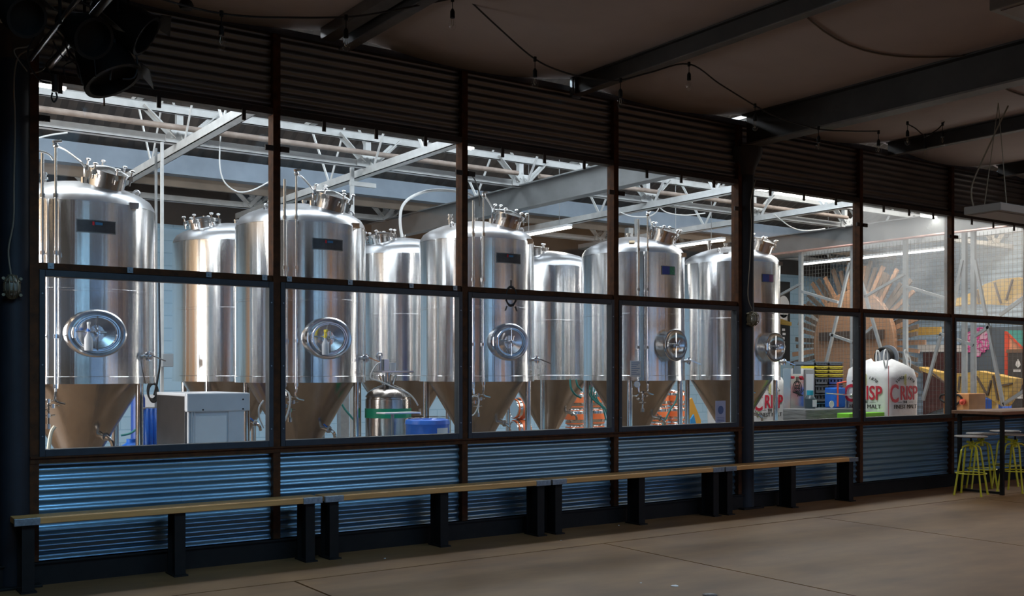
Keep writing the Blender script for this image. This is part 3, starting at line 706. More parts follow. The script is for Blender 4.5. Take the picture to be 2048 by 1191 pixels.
# box gutter and board between the roofs
tag(MB().box((-2, 15.75, 4.60), (23, 16.05, 4.90)).build('roof_gutter', GUTT, None, False), 'blue-grey box gutter running level above the back tanks', 'gutter')
tag(MB().box((-2, 15.98, 4.45), (23, 16.05, 4.60)).build('fascia_board', BOARD, None, False), 'brown fascia board under the blue-grey box gutter', 'board')
NX = [1.4, 4.0, 6.6, 9.2, 11.8, 14.4, 17.0, 19.6, 22.2]
def xframe(Y, label, pipe=True):
    t = thing('roof_frame', (10, Y, 4.42), label, 'roof frame', None)
    b = MB().box((-2, Y-.05, 4.43), (23, Y-.042, 4.53)).box((-2, Y-.05, 4.43), (23, Y+.05, 4.438)); b.build('lower_chord', WHITEP, t, False)
    b = MB().box((-2, Y-.05, 4.80), (23, Y-.035, 4.90)).box((-2, Y-.05, 4.895), (23, Y+.05, 4.905)).box((-2, Y-.05, 4.80), (23, Y-.01, 4.808)); b.build('upper_beam', WHITEP, t, False)
    for x in NX:
        if not 0 < x < 22.9: continue
        MB().box((x-.05, Y-.03, 4.46), (x+.03, Y+.05, 4.82)).build('post', WHITEP, t, False)
        b = MB().bar((x-.08, Y-.06, 4.50), (x-.46, Y-.06, 4.86), .012, .09, (0, 1, 0)); b.bar((x-.08, Y-.02, 4.50), (x-.46, Y-.02, 4.86), .08, .012, (0, 1, 0)); b.build('knee_brace', WHITEP, t, False)
        b = MB().bar((x+.08, Y-.06, 4.50), (x+.46, Y-.06, 4.86), .012, .09, (0, 1, 0)); b.bar((x+.08, Y-.02, 4.50), (x+.46, Y-.02, 4.86), .08, .012, (0, 1, 0)); b.build('knee_brace', WHITEP, t, False)
        b = MB().prism([(x-.20, Y-.058, 4.44), (x+.20, Y-.058, 4.44), (x+.20, Y-.058, 4.52), (x+.10, Y-.058, 4.62), (x-.10, Y-.058, 4.62), (x-.20, Y-.058, 4.52)], (0, -.012, 0))
        for dx, dz in ((-.12, .02), (-.05, .08), (.05, .08), (.12, .02), (0, 0)): b.cyl((x+dx, Y-.085, 4.48+dz), (x+dx, Y-.065, 4.48+dz), .014, seg=6)
        b.build('gusset_plate', WHITEP, t, False)
        if Y > 16: MB().bar((x-.1, Y-.08, 4.46), (x+1.0, Y-.08, 5.6), .07, .05, (0, 1, 0)).build('diagonal', WHITEP, t, False)
    return t
xframe(12.95, 'white painted roof frame running level above the front tanks')
xframe(17.3, 'white painted roof frame farthest back under the dark roof')
tag(MB().cyl((-2, 12.75, 4.60), (9.0, 12.75, 4.60), .036, seg=14).build('roof_pipe', BRPIPE, None), 'brownish pipe running level just above the white roof frame at left', 'pipe')
tag(MB().cyl((9.4, 12.75, 4.60), (16.8, 12.75, 4.60), .036, seg=14).build('roof_pipe', BRPIPE, None), 'brownish pipe running level above the white roof frame at right', 'pipe')
LAB = {4.0: 'white lattice purlin slanting above the leftmost tanks', 6.6: 'white lattice purlin slanting above the second tank from left', 11.8: 'white lattice purlin slanting above the fourth tank, right of the grey I-beam', 14.4: 'white lattice purlin slanting above the tank behind the round column', 1.4: 'white lattice purlin nearest the left end of the brewery', 19.6: 'white lattice purlin above the wooden sunburst'}
def zig(x, t, z0):
    y = 10.7
    while y < 14.0:
        MB().bar((x, y, 5.42), (x, y+.7, z0), .045, .012, (1, 0, 0)).build('web_bar', WHITEP, t, False)
        MB().bar((x, y+.7, z0), (x, y+1.4, 5.42), .045, .012, (1, 0, 0)).build('web_bar', WHITEP, t, False)
        y += 1.4
for x in NX:
    if x not in LAB: continue
    t = thing('lattice_purlin', (x, 13, 4.3), LAB[x], 'roof purlin')
    b = MB().box((x-.06, 8.75, 4.33), (x-.05, 18, 4.44)).box((x+.05, 8.75, 4.33), (x+.06, 18, 4.44)).box((x-.06, 8.75, 4.33), (x+.06, 18, 4.34)); b.build('lower_chord', WHITEP, t, False)
    b = MB().box((x-.05, 10.5, 5.40), (x-.042, 15.0, 5.46)).box((x+.042, 10.5, 5.40), (x+.05, 15.0, 5.46)).box((x-.05, 10.5, 5.40), (x+.05, 15.0, 5.408)); b.build('upper_chord', WHITEP, t, False)
    zig(x, t, 4.40)
ibeam('grey_roof_beam', 9.2, 8.75, 17.9, 4.09, 4.46, .17, IBEAM, 'deep grey I-beam slanting over the middle tanks', .02, .014)
zig(9.2, bpy.data.objects['grey_roof_beam'], 4.46)
ibeam('grey_roof_beam', 17.0, 8.75, 17.9, 4.09, 4.46, .17, IBEAM, 'deep grey I-beam above the wire mesh partition', .02, .014)
tag(MB().cyl((16.85, 8.8, 4.07), (16.85, 17.5, 4.07), .022, seg=10).build('copper_pipe', COPPER, None), 'pinkish copper pipe clipped under the grey beam at right', 'pipe')
# steel posts between tanks
def post(px, Y, z0, z1, w, m, label, name='steel_post'):
    x = atY(px, 500, Y).x
    return tag(MB().box((x-w/2, Y-w/2, z0), (x+w/2, Y+w/2, z1)).build(name, m, None, False, .004), label, 'post')
post(324, 12.9, 0, 4.43, .036, WHITEP, 'white square post right of the first tank')
post(312, 13.3, 0, 4.43, .03, GALV, 'thin grey post just left of the white one')
post(686, 16.6, 0, 4.6, .16, GALV, 'thick grey post behind the second tank')
post(704, 13.1, 0, 4.45, .05, WHITEP, 'short white post with an arm above the second tank')
post(1274, 14.2, 0, 4.4, .07, WHITEP, 'white post behind the fourth tank')
post(1258, 15.2, 0, 4.4, .12, GALV, 'grey post behind the fourth tank')
x = atY(704, 500, 13.1).x
tag(MB().box((x-.03, 13.07, 4.20), (x+.36, 13.13, 4.26)).build('post_arm', WHITEP, None, False), 'short white arm at the top of the post above the second tank', 'bracket')

# ---- light battens (each gives light)
def batten(p, q, label, power, lit=True):
    p, q = Vector(p), Vector(q); t = thing('batten_light', (p+q)/2, label, 'batten light')
    d = (q-p).normalized(); s_ = d.cross(Vector((0, 0, 1)))
    MB().bar(p+Vector((0, 0, .03)), q+Vector((0, 0, .03)), .10, .04).build('housing', WHITE, t, False)
    for k in (-.03, .03): MB().cyl(p+s_*k-Vector((0, 0, .01)), q+s_*k-Vector((0, 0, .01)), .013, seg=8).build('tube', TUBE if lit else HOSE, t)
    for f_ in (.2, .8): c = p.lerp(q, f_); MB().cyl(c, (c.x, c.y, 5.6), .006, seg=6).build('hanging_rod', GALV, t)
    if power:
        L = bpy.data.lights.new('batten_glow', 'AREA'); L.shape = 'RECTANGLE'; L.size = (q-p).length; L.size_y = .1; L.energy = power; L.color = (1, .95, .86)
        lo = bpy.data.objects.new('batten_glow', L); col.objects.link(lo); c = (p+q)/2; lo.location = c-Vector((0, 0, .03))
        lo.rotation_euler = (0, 0, math.atan2(d.y, d.x))
def xb(pxa, pxb, Y, Z): 
    return (atY(pxa, 500, Y).x, Y, Z), (atY(pxb, 500, Y).x, Y, Z)
batten(*xb(60, 131, 11.0, 4.43), 'lit twin-tube light at the upper left behind the stage light', 12)
batten(*xb(905, 945, 11.0, 4.43), 'lit twin-tube light at the top of the middle mullion', 12)
batten(*xb(1503, 1537, 11.0, 4.45), 'bright lit tube just right of the round column', 14)
batten(*xb(1552, 1665, 11.0, 4.43), 'twin-tube light along the window top right of the round column', 8)
batten(*xb(1845, 1905, 11.0, 4.41), 'bright lit tube at the top right above the hazy pane', 12)
batten((10.9, 13.9, 4.08), (10.9, 15.4, 4.08), 'lit twin-tube light above the third back tank', 20)
batten((14.3, 13.6, 4.08), (14.3, 15.2, 4.08), 'lit twin-tube light left of the round column above the tanks', 20)
batten((19.3, 12.2, 4.12), (19.3, 15.9, 4.12), 'long lit tube behind the sunburst spikes', 45)

# ---- the tanks
ML = Matrix(((1, 0, 0, 0), (0, 0, -1, 0), (0, 1, 0, 0), (0, 0, 0, 1)))   # local z to -Y, local y to +Z
def tank(x, y, label, kind='front', plate=None, R=.75):
    t = thing('fermentation_tank', (x, y, 0), label, 'tank', 'steel fermentation tanks')
    T = Matrix.Translation((x, y, 0)); A = lambda r, deg, z: Vector((x+r*math.cos(math.radians(deg)), y+r*math.sin(math.radians(deg)), z))
    zb, zs = 1.49, 3.28
    k = R/.75
    MB().lathe([(R-.03, zb), (R+.004, zb), (R+.004, zb+.07), (R, zb+.075), (R, 2.40), (R+.003, 2.402), (R+.003, 2.425), (R, 2.427), (R, zs-.012), (R-.003, zs)], T, 96).build('shell', STEEL, t)
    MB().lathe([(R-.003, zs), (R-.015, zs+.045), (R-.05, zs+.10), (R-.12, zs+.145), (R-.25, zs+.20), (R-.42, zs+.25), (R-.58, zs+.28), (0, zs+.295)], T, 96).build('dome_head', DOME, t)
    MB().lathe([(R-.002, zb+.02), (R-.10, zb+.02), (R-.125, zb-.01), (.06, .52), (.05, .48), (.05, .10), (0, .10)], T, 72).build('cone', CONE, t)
    for a_ in (45, 135, 225, 315):
        lg = MB().cyl(A(R-.07, a_, .02), A(R-.07, a_, zb+.01), .038, seg=16).build('leg', PIPE, t)
        MB().cyl(A(R-.07, a_, 0), A(R-.07, a_, .03), .065, seg=16).build('foot_pad', PIPE, lg)
    # outlet valve
    b = MB(); b.cyl((x, y, .12), (x, y, .06), .04, seg=14); b.tube([(x, y, .10), (x, y-.12, .08), (x+.02, y-.35, .10)], .028, 10, 3); b.cyl((x+.02, y-.35, .10), (x+.02, y-.38, .10), .045, seg=14); ov = b.build('outlet_pipe', PIPE, t)
    # racking valve on the cone
    rp = A(.30, 292, .97); b = MB(); b.cyl(rp, rp+Vector((.06, -.13, -.02)), .025, seg=12); b.cyl(rp+Vector((.05, -.11, -.02)), rp+Vector((.058, -.13, -.02)), .042, seg=14)
    b.tube([rp+Vector((.06, -.13, -.02)), rp+Vector((.10, -.16, -.06)), rp+Vector((.12, -.15, -.12))], .02, 8, 3); rv = b.build('racking_valve', PIPE, t)
    b = MB(); b.bar(rp+Vector((.045, -.11, .0)), rp+Vector((-.01, -.13, .04)), .02, .012); b.build('valve_handle', BLUE if 3 < x < 6 else PIPE, rv)
    # sample valve
    sp = A(R, 312, 1.77); o_ = Vector((math.cos(math.radians(312)), math.sin(math.radians(312)), 0))
    b = MB(); b.cyl(sp, sp+o_*.09, .02, seg=12); b.cyl(sp+o_*.03, sp+o_*.045, .04, seg=14); b.cyl(sp+o_*.07, sp+o_*.085, .038, seg=14)
    b.cyl(sp+o_*.06+Vector((0, 0, -.05)), sp+o_*.06+Vector((0, 0, .05)), .015, seg=10); sv = b.build('sample_valve', PIPE, t)
    b = MB().bar(sp+o_*.06+Vector((0, 0, .02)), sp+o_*.14+Vector((.09, -.03, -.05)), .016, .012); b.build('valve_handle', PIPE, sv)
    # dome lugs
    for a_ in (205, 330):
        p = A(R-.17, a_, zs+.14); b = MB(); b.ring(p+Vector((0, 0, .045)), .03, .012, (math.cos(math.radians(a_+90)), math.sin(math.radians(a_+90)), 0), 14, 6); b.box(p-Vector((.03, .012, .03)), p+Vector((.03, .012, .03)))
        b.build('lifting_lug', DOME, t)
    # small fittings on the dome
    for a_, r_ in ((150, .35), (60, .3)):
        p = A(r_, a_, zs+.22); b = MB(); b.cyl(p, p+Vector((0, 0, .15)), .025, seg=12); b.cyl(p+Vector((0, 0, .10)), p+Vector((0, 0, .12)), .042, seg=12); b.cyl(p+Vector((0, 0, .15)), p+Vector((0, 0, .17)), .035, seg=12)
        b.build('dome_fitting', PIPE, t)
    # top hatch, leaning outwards
    az = 290 if kind != 'back' else 200
    hc = A(.47, az, zs+.20); ax = (Vector((0, 0, 1))+.38*Vector((math.cos(math.radians(az)), math.sin(math.radians(az)), 0))).normalized()
    if kind == 'back': ax = Vector((-.15, 0, 1)).normalized()
    HM = Matrix.Translation(hc) @ ax.to_track_quat('Z', 'Y').to_matrix().to_4x4()
    hh = .13 if kind != 'back' else .05
    ht = MB().lathe([(.175, -.12), (.175, hh), (.20, hh), (.20, hh+.018), (.17, hh+.018)], HM, 40).build('top_hatch', DOORM, t)
    MB().lathe([(.205, hh+.02), (.205, hh+.036), (.16, hh+.05), (.06, hh+.075), (0, hh+.08)], HM, 40).build('hatch_lid', DOORM, ht)
    for q in range(6):
        a_ = q*PI/3+.3; c = Vector((.215*math.cos(a_), .215*math.sin(a_), hh))
        b = MB(); b.cyl(HM @ (c+Vector((0, 0, -.06))), HM @ (c+Vector((0, 0, .09))), .009, seg=8); b.ball(HM @ (c+Vector((0, 0, .09))), .022, 1.3, 1.3, .7, 8); b.box(HM @ c-Vector((.018, .018, .02)), HM @ c+Vector((.018, .018, .03)))
        b.build('wing_nut', PIPE, ht)
    # manway in the shell, facing the glazed wall
    if kind == 'oval':
        M = Matrix.Translation((x, y-R, 1.985)) @ ML
        mw = MB().lathe([(.30, -.085), (.292, -.02), (.284, .012), (.268, .024), (.25, .022), (.236, .006), (.226, .004), (.222, .03), (.214, .042), (.203, .042), (.20, .028)], M, 64, sx=1, sy=.82).build('manway', DOORM, t)
        MB().lathe([(.198, .020), (.196, .034), (.188, .034), (.18, .016), (.10, .000), (.03, -.012), (0, -.012)], M, 48, sx=1, sy=.82).build('manway_door', DOORM, mw)
        c = Vector((x, y-R-.055, 1.985)); 
    elif kind == 'round':
        M = Matrix.Translation((x, y-R, 1.985)) @ ML
        mw = MB().lathe([(.215, -.10), (.215, .10), (.222, .125), (.225, .14), (.215, .15), (.205, .15)], M, 56).build('manway', DOORM, t)
        MB().lathe([(.206, .135), (.206, .15), (.195, .152), (.17, .13), (.08, .10), (0, .095)], M, 48).build('manway_door', DOORM, mw)
        c = Vector((x, y-R-.165, 1.985))
    if kind in ('oval', 'round'):
        hx = .215 if kind == 'oval' else .2
        b = MB(); b.cyl(c+Vector((-hx, 0, .015)), c+Vector((.06, -.005, .015)), .008, seg=8); b.cyl(c+Vector((0, .012, -.17)), c+Vector((0, .012, .17)), .006, seg=8); b.cyl(c+Vector((0, .03, 0)), c+Vector((0, -.03, 0)), .018, seg=12)
        b.build('door_bar', PIPE, mw)
        b = MB()
        for a_ in (25, 145, 265):
            a2 = math.radians(a_+x*40); b.cyl(c+Vector((0, -.025, 0)), c+Vector((.075*math.cos(a2), -.035, .075*math.sin(a2))), .007, seg=8)
        b.build('spider_handle', PIPE, mw)
        b = MB(); b.cyl(c+Vector((-hx, 0, -.05)), c+Vector((-hx, 0, .055)), .016, seg=10); b.build('hinge', PIPE, mw)
    if kind != 'back':
        # riser pipes
        for a_, r_, top in ((234, .055, 3.72), (243, .06, 3.80)):
            p0, p1 = A(R+r_, a_, 1.42), A(R+r_, a_, top)
            rp_ = MB().cyl(p0, p1, .016 if a_ == 234 else .0125, seg=12).build('riser_pipe', PIPE, t)
            b = MB()
            for z in (1.47, 1.95, 2.75, 3.3): b.cyl(A(R-.01, a_, z), A(R+r_, a_, z), .006, seg=6); b.cyl(A(R+r_, a_, z-.02), A(R+r_, a_, z+.02), .024, seg=10)
            b.build('pipe_clamp', PIPE, rp_)
        pt = A(R+.06, 243, 3.78); b = MB().tube([pt, pt+Vector((.12, .1, -.02)), pt+Vector((.30, .25, -.10)), pt+Vector((.33, .3, -.16)), pt+Vector((.33, .32, -.33))], .012, 8, 4)
        b.ball(pt, .03, seg=10); b.cyl(pt+Vector((-.03, -.02, .03)), pt+Vector((.05, 0, .05)), .014, seg=8); b.cyl(pt+Vector((.33, .32, -.33)), pt+Vector((.33, .32, -.22)), .035, seg=12); b.build('spray_ball_pipe', PIPE, t)
        # gauge and valve tree at the foot of the riser
        g0 = A(R+.07, 232, 1.44); b = MB(); gd = Vector((-.35, -.94, 0)).normalized()
        b.cyl(g0, g0+gd*.03, .045, seg=18)
        gt = b.build('pressure_gauge', PIPE, t); b = MB(); b.cyl(g0+gd*.031, g0+gd*.033, .037, seg=18); gf = b.build('gauge_face', WHITE, gt)
        b = MB(); p = A(R+.055, 238, 1.33)
        b.tube([A(R+.055, 234, 1.42), A(R+.055, 234, 1.30), A(R+.06, 228, 1.28)], .013, 8, 3); b.tube([A(R+.06, 243, 1.42), A(R+.06, 243, 1.33), A(R+.06, 249, 1.30)], .013, 8, 3)
        for dz, dx in ((0, 0), (-.05, .04), (-.09, -.05), (-.14, 0)): b.cyl(p+Vector((dx-.06, 0, dz)), p+Vector((dx+.06, 0, dz)), .009, seg=8); b.cyl(p+Vector((dx, 0, dz-.02)), p+Vector((dx, 0, dz+.02)), .022, seg=10)
        b.cyl(p+Vector((0, 0, .02)), p+Vector((0, 0, -.22)), .01, seg=8); b.cyl(p+Vector((0, 0, -.22)), p+Vector((0, 0, -.27)), .024, seg=10)
        b.build('valve_tree', PIPE, t)
        # shoulder hook plate
        p = A(R+.0, 300, zs-.03); b = MB().box(p-Vector((.04, .02, .0)), p+Vector((.05, .02, .06))); b.build('sensor_boss', PIPE, t)
        # nameplate
        if plate:
            a0, a1 = math.radians(270-13.5), math.radians(270+13.5)
            if kind == 'round': a0, a1 = math.radians(270-9), math.radians(270+9)
            z0, z1 = 2.975, 3.085
            np_ = MB().lathe([(R-.002, z0-.008), (R+.006, z0-.008), (R+.006, z1+.008), (R-.002, z1+.008)], T, 12, a0-.012, a1+.012).build('nameplate', ZINC, t)
            am = (a0+a1)/2
            if kind == 'oval':
                MB().lathe([(R+.0065, z0), (R+.0085, z0), (R+.0085, z1), (R+.0065, z1)], T, 12, a0, a1).build('dark_panel', PLATE, np_)
                MB().lathe([(R+.0095, 3.045), (R+.0115, 3.045), (R+.0115, 3.07), (R+.0095, 3.07)], T, 6, am-.02, am+.07).build('blue_logo', mat('logo_blue', (.03, .22, .5), .5), np_)
                MB().lathe([(R+.0095, 3.04), (R+.0115, 3.04), (R+.0115, 3.075), (R+.0095, 3.075)], T, 4, am-.055, am-.03).build('red_logo', RED, np_)
            else:
                MB().lathe([(R+.0065, z0), (R+.0085, z0), (R+.0085, z1), (R+.0065, z1)], T, 8, a0, am+.02).build('blue_panel', mat('print_blue', (.06, .05, .42), .5, 0, c2=(.03, .12, .4), scale=40), np_)
                MB().lathe([(R+.0065, z0), (R+.0085, z0), (R+.0085, z1), (R+.0065, z1)], T, 8, am+.02, a1).build('coloured_panel', mat('print_green', (.05, .45, .22), .5, 0, c2=(.02, .1, .1), scale=50) if plate == 'green' else mat('print_purple', (.30, .06, .22), .5, 0, c2=(.12, .03, .2), scale=50), np_)
    return t
TX = [2.475, 4.935, 7.39, 10.1, 12.15]; TY = 11.4
tank(TX[0], TY, 'leftmost front steel tank with oval door and a white spray bottle hung on it', 'oval', 'dark')
tank(TX[1], TY, 'second front steel tank from the left, its door bar holding a yellow-topped spray bottle', 'oval', 'dark')
tank(TX[2], TY, 'middle front steel tank with oval door and dark nameplate, no bottle', 'oval', 'dark')
tank(TX[3], TY, 'fourth front steel tank with projecting round door and blue-green nameplate', 'round', 'green')
tank(TX[4], TY, 'front steel tank half hidden behind the round column, with projecting round door', 'round', 'purple')
tank(4.82, 13.4, 'back row steel tank seen between the first and second front tanks', 'back')
tank(7.40, 13.4, 'back row steel tank with the curved white hose rising from its top', 'back')
tank(10.15, 13.5, 'back row steel tank seen between the third and fourth front tanks', 'back')
# stickers on domes
for (px, py, X_, mm, lb) in ((1263, 491, TX[3], mat('tan_label', (.45, .36, .22), .6), 'small tan sticker on the dome of the fourth front tank'), (1445, 508, TX[4], mat('grey_label', (.12, .13, .14), .6), 'small dark sticker on the dome of the tank left of the round column')):
    p = atY(px, py, TY-.62); b = MB(); u_ = Vector((.82, -.57, 0)); v_ = Vector((-.25, -.35, .9)).normalized()
    n_ = u_.cross(v_).normalized()
    p = Vector((X_+ (p.x-X_), p.y, p.z))
    d_ = Vector((p.x-X_, p.y-TY, 0)).normalized(); c = Vector((X_, TY, 0))+d_*.645; c.z = 3.415
    t_ = Vector((-d_.y, d_.x, 0)); v_ = (Vector((0, 0, 1))*.45-d_*.9).normalized()
    q = [c+t_*.04*i+v_*.045*j+Vector((0, 0, .012)) for i, j in ((-1, -1), (1, -1), (1, 1), (-1, 1))]
    tag(b.prism(q, Vector((0, 0, .004))).build('dome_sticker', mm, None, False), lb, 'sticker')

# ---- spray bottles hung on the door bars
def spray(p, cap, label):
    t = thing('spray_bottle', p, label, 'spray bottle')
    MB().lathe([(0, 0), (.038, 0), (.040, .01), (.040, .11), (.034, .13), (.016, .165), (.014, .185), (0, .185)], Matrix.Translation(p), 20, sx=1, sy=.75).build('body', mat('milky_bottle', (.72, .74, .76), .35), t)
    MB().cyl(p+Vector((0, 0, .183)), p+Vector((0, 0, .212)), .017, seg=14).build('collar', cap, t)
    b = MB(); b.box(p+Vector((-.010, -.015, .21)), p+Vector((.012, .015, .262))); b.box(p+Vector((-.012, -.045, .25)), p+Vector((.012, .02, .275))); b.bar(p+Vector((0, -.02, .245)), p+Vector((.0, -.04, .20)), .012, .006)
    b.build('trigger_head', WHITE if cap is BLUE else YELLOW, t, False, .003)
spray(Vector((TX[0]-.095, TY-.75-.085, 1.815)), BLUE, 'milky spray bottle with blue collar hanging on the first tank door')
spray(Vector((TX[1]-.075, TY-.75-.085, 1.800)), YELLOW, 'milky spray bottle with yellow trigger hanging on the second tank door')

# ---- hoses and cables
def hose(pts, r, m, label, name='hose', cat='hose', sm=6, seg=8):
    return tag(MB().tube(pts, r, seg, sm).build(name, m, None), label, cat)
hose([atY(x, y, 13.2) for x, y in ((804, 474), (800, 440), (806, 410), (830, 390), (870, 380), (925, 384), (945, 392))], .022, HOSE, 'thick white hose curving up from a back tank to the roof')
hose([atY(x, y, 12.9) for x, y in ((443, 250), (440, 290), (440, 335), (450, 365), (475, 383), (505, 380), (540, 362))], .009, HOSE, 'thin white cable looping below the roof frame at left', 'cable', 'cable')
hose([atY(x, y, 9.9) for x, y in ((72, 301), (88, 304), (100, 310), (107, 320))], .010, HOSE, 'thin white hose arriving at the top of the first tank pipes')
hose([atY(x, y, 12.6) for x, y in ((72, 277), (100, 270), (135, 265))], .010, HOSE, 'thin white pipe below the roof frame at the left edge', 'cable', 'cable')
hose([atY(x, y, 11.6) for x, y in ((935, 340), (950, 360), (958, 385), (959, 412))], .009, CABLE, 'dark cable hanging above the middle tank pipes', 'cable', 'cable')
hose([atY(x, y, 12.8) for x, y in ((1240, 424), (1262, 432), (1295, 433), (1312, 424), (1318, 414))], .010, HOSE, 'thin white cable drooping above the fourth tank', 'cable', 'cable')
hose([atY(x, y, 12.8) for x, y in ((1318, 414), (1335, 425), (1370, 430), (1410, 426))], .010, HOSE, 'thin white cable drooping right of the fourth tank', 'cable', 'cable')
hose([atY(x, y, 12.2) for x, y in ((1548, 428), (1565, 442), (1585, 455), (1610, 461), (1650, 457))], .010, HOSE, 'thin white cable draped across the grey beam at right', 'cable', 'cable')
hose([atY(x, y, 10.3) for x, y in ((110, 852), (102, 866), (96, 905), (94, 925))], .018, CREAMH, 'cream hose hanging at the foot of the first tank')
hose([atY(x, y, 10.15) for x, y in ((560, 775), (577, 785), (580, 805), (574, 830), (562, 858))], .009, HOSE, 'thin white hose looping in front of the second tank cone')
hose([atY(x, y, 10.1) for x, y in ((527, 800), (518, 815), (519, 835), (528, 855))], .009, HOSE, 'thin white hose loop beside the grey machine')
hose([atY(x, y, 10.6) for x, y in ((938, 803), (945, 792), (957, 795), (957, 810), (948, 828), (937, 832))], .008, HOSE, 'thin white hose looping in front of the middle tank cone')
hose([atY(x, y, 12.5) for x, y in ((1140, 758), (1142, 775), (1150, 788), (1162, 795))], .016, TEAL, 'teal hose curving under the third back tank, left one')
hose([atY(x, y, 12.5) for x, y in ((1152, 758), (1155, 770), (1164, 780))], .016, TEAL, 'teal hose curving under the third back tank, right one')
for k in range(4):
    hose([atY(x+k*5, y+k*3, 12.9) for x, y in ((1180, 770), (1178, 785), (1188, 800), (1205, 815), (1212, 840))], .012, TEAL, ('outermost', 'second', 'third', 'innermost')[k]+' of four teal hoses hanging between the third and fourth tanks')
hose([atY(x, y, 12.5) for x, y in ((1357, 775), (1352, 800), (1340, 820), (1325, 850))], .014, TEAL, 'teal hose behind the fourth tank leg')
hose([atY(x, y, 12.5) for x, y in ((680, 800), (688, 815), (700, 830), (710, 842))], .014, TEAL, 'teal hose right of the second tank cone')
hose([atY(x, y, 12.3) for x, y in ((242, 870), (260, 866), (275, 855), (281, 842))], .013, TEAL, 'teal hose behind the first tank leg')
hose([atY(x, y, 10.5) for x, y in ((282, 722), (286, 745), (292, 768))], .003, CABLE, 'thin black wire hanging from the first tank sample valve', 'cable', 'cable')
hose([atY(x, y, 12.2) for x, y in ((318, 560), (319, 640), (320, 720), (315, 760), (308, 790))], .011, CABLE, 'black cable running down behind the first tank', 'cable', 'cable')
x = atY(333, 720, 12.84)
b = MB().box(x-Vector((.06, .05, .08)), x+Vector((.07, .05, .08)))
tag(b.build('control_box', mat('grey_box', (.35, .38, .40), .5), None, False, .006), 'grey electrical box on the post right of the first tank', 'electrical box')
p = atY(307, 785, 12.4)
b = MB()
for k in range(4): b.ring(p+Vector((0, .02*k, .01*k)), .09, .012, (.3, 1, 0), 20, 6, .6, 1.2)
tag(b.build('hose_coil', CABLE, None), 'coiled black hose beside the first tank leg', 'hose')

# ---- grey machine at the left window
t = thing('ice_machine', (3.32, 10.1, 0), 'pale grey plastic machine with a recessed square panel and dark side', 'machine')
x0 = atY(371, 800, 9.6).x; x1 = atY(487, 800, 9.6).x; xr = atY(497, 800, 9.6).x; zt = 1.41; zm = atY(430, 822, 9.6).z
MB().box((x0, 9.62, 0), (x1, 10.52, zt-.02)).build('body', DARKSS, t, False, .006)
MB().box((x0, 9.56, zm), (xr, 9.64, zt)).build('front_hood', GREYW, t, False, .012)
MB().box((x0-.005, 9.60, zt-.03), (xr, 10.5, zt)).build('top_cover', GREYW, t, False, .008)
b = MB(); fx0 = atY(385, 800, 9.6).x; fx1 = atY(456, 800, 9.6).x
b.box((fx1, 9.58, .2), (x1, 9.63, zm+.01)).box((fx0-.04, 9.60, .2), (fx1+.01, 9.63, zm+.01))
for k in range(3): xx = x0+.02+k*.028; b.box((xx, 9.58, .2), (xx+.012, 9.63, zm))
b.build('front_frame', GREYW, t, False, .004)
MB().box((fx0, 9.585, .25), (fx1-.012, 9.61, zm-.035)).build('square_panel', WHITE, t, False, .012)
b = MB()
for px, py in ((486, 798), (486, 817), (406, 819)): q = atY(px, py, 9.56); b.cyl(q, q-Vector((0, .006, 0)), .008, seg=8)
b.build('plug', BLACK, t)

# ---- blue things behind the first tank
p = atY(262, 850, 12.3)
tag(MB().lathe([(0, 0), (.14, 0), (.15, .02), (.15, .7), (.14, .74), (.05, .80), (.05, .84), (0, .84)], Matrix.Translation((p.x, p.y, .0)), 24).build('blue_canister', BLUE, None), 'blue plastic canister behind the first tank cone', 'canister')
p = atY(276, 830, 13.2)
tag(MB().lathe([(0, 0), (.08, 0), (.085, .05), (.085, 1.28), (.05, 1.38), (0, 1.38)], Matrix.Translation((p.x, p.y, 0)), 20).build('gas_cylinder', BLUE2, None), 'tall dark blue gas cylinder behind the first tank leg', 'gas cylinder')
p = atY(302, 860, 11.95); b = MB(); n = 24; L = []
for k in range(n+1):
    f_ = k/n; xx = p.x-.09+.18*f_; dy = .025*math.sin(f_*22)
    L.append([b.bm.verts.new((xx*(1-.12*w_)+p.x*.12*w_, p.y+dy*(1.4-w_), .35+.85*w_)) for w_ in (0, .5, 1)])
for A_, B_ in zip(L, L[1:]):
    for k in range(2): b.bm.faces.new((A_[k], B_[k], B_[k+1], A_[k+1]))
o = b.build('blue_apron', BLUE, None); s_ = o.modifiers.new('t', 'SOLIDIFY'); s_.thickness = .012
b = MB().cyl((p.x-.12, p.y, 1.2), (p.x+.12, p.y, 1.2), .012, seg=8); b.cyl((p.x, p.y, 1.2), (p.x, p.y, 0), .012, seg=8); b.cyl((p.x, p.y, 0), (p.x, p.y, .015), .12, seg=16)
tag(b.build('apron_stand', PIPE, None), 'thin steel stand holding the blue apron', 'stand')
tag(o, 'bright blue plastic apron hanging right of the first tank leg', 'apron')
p = atY(302, 800, 14.5)
tag(MB().box(p-Vector((.12, .01, .1)), p+Vector((.1, .01, .08))).build('wall_notice', PAPER, None, False), 'white notice behind the hoses right of the first tank', 'notice')

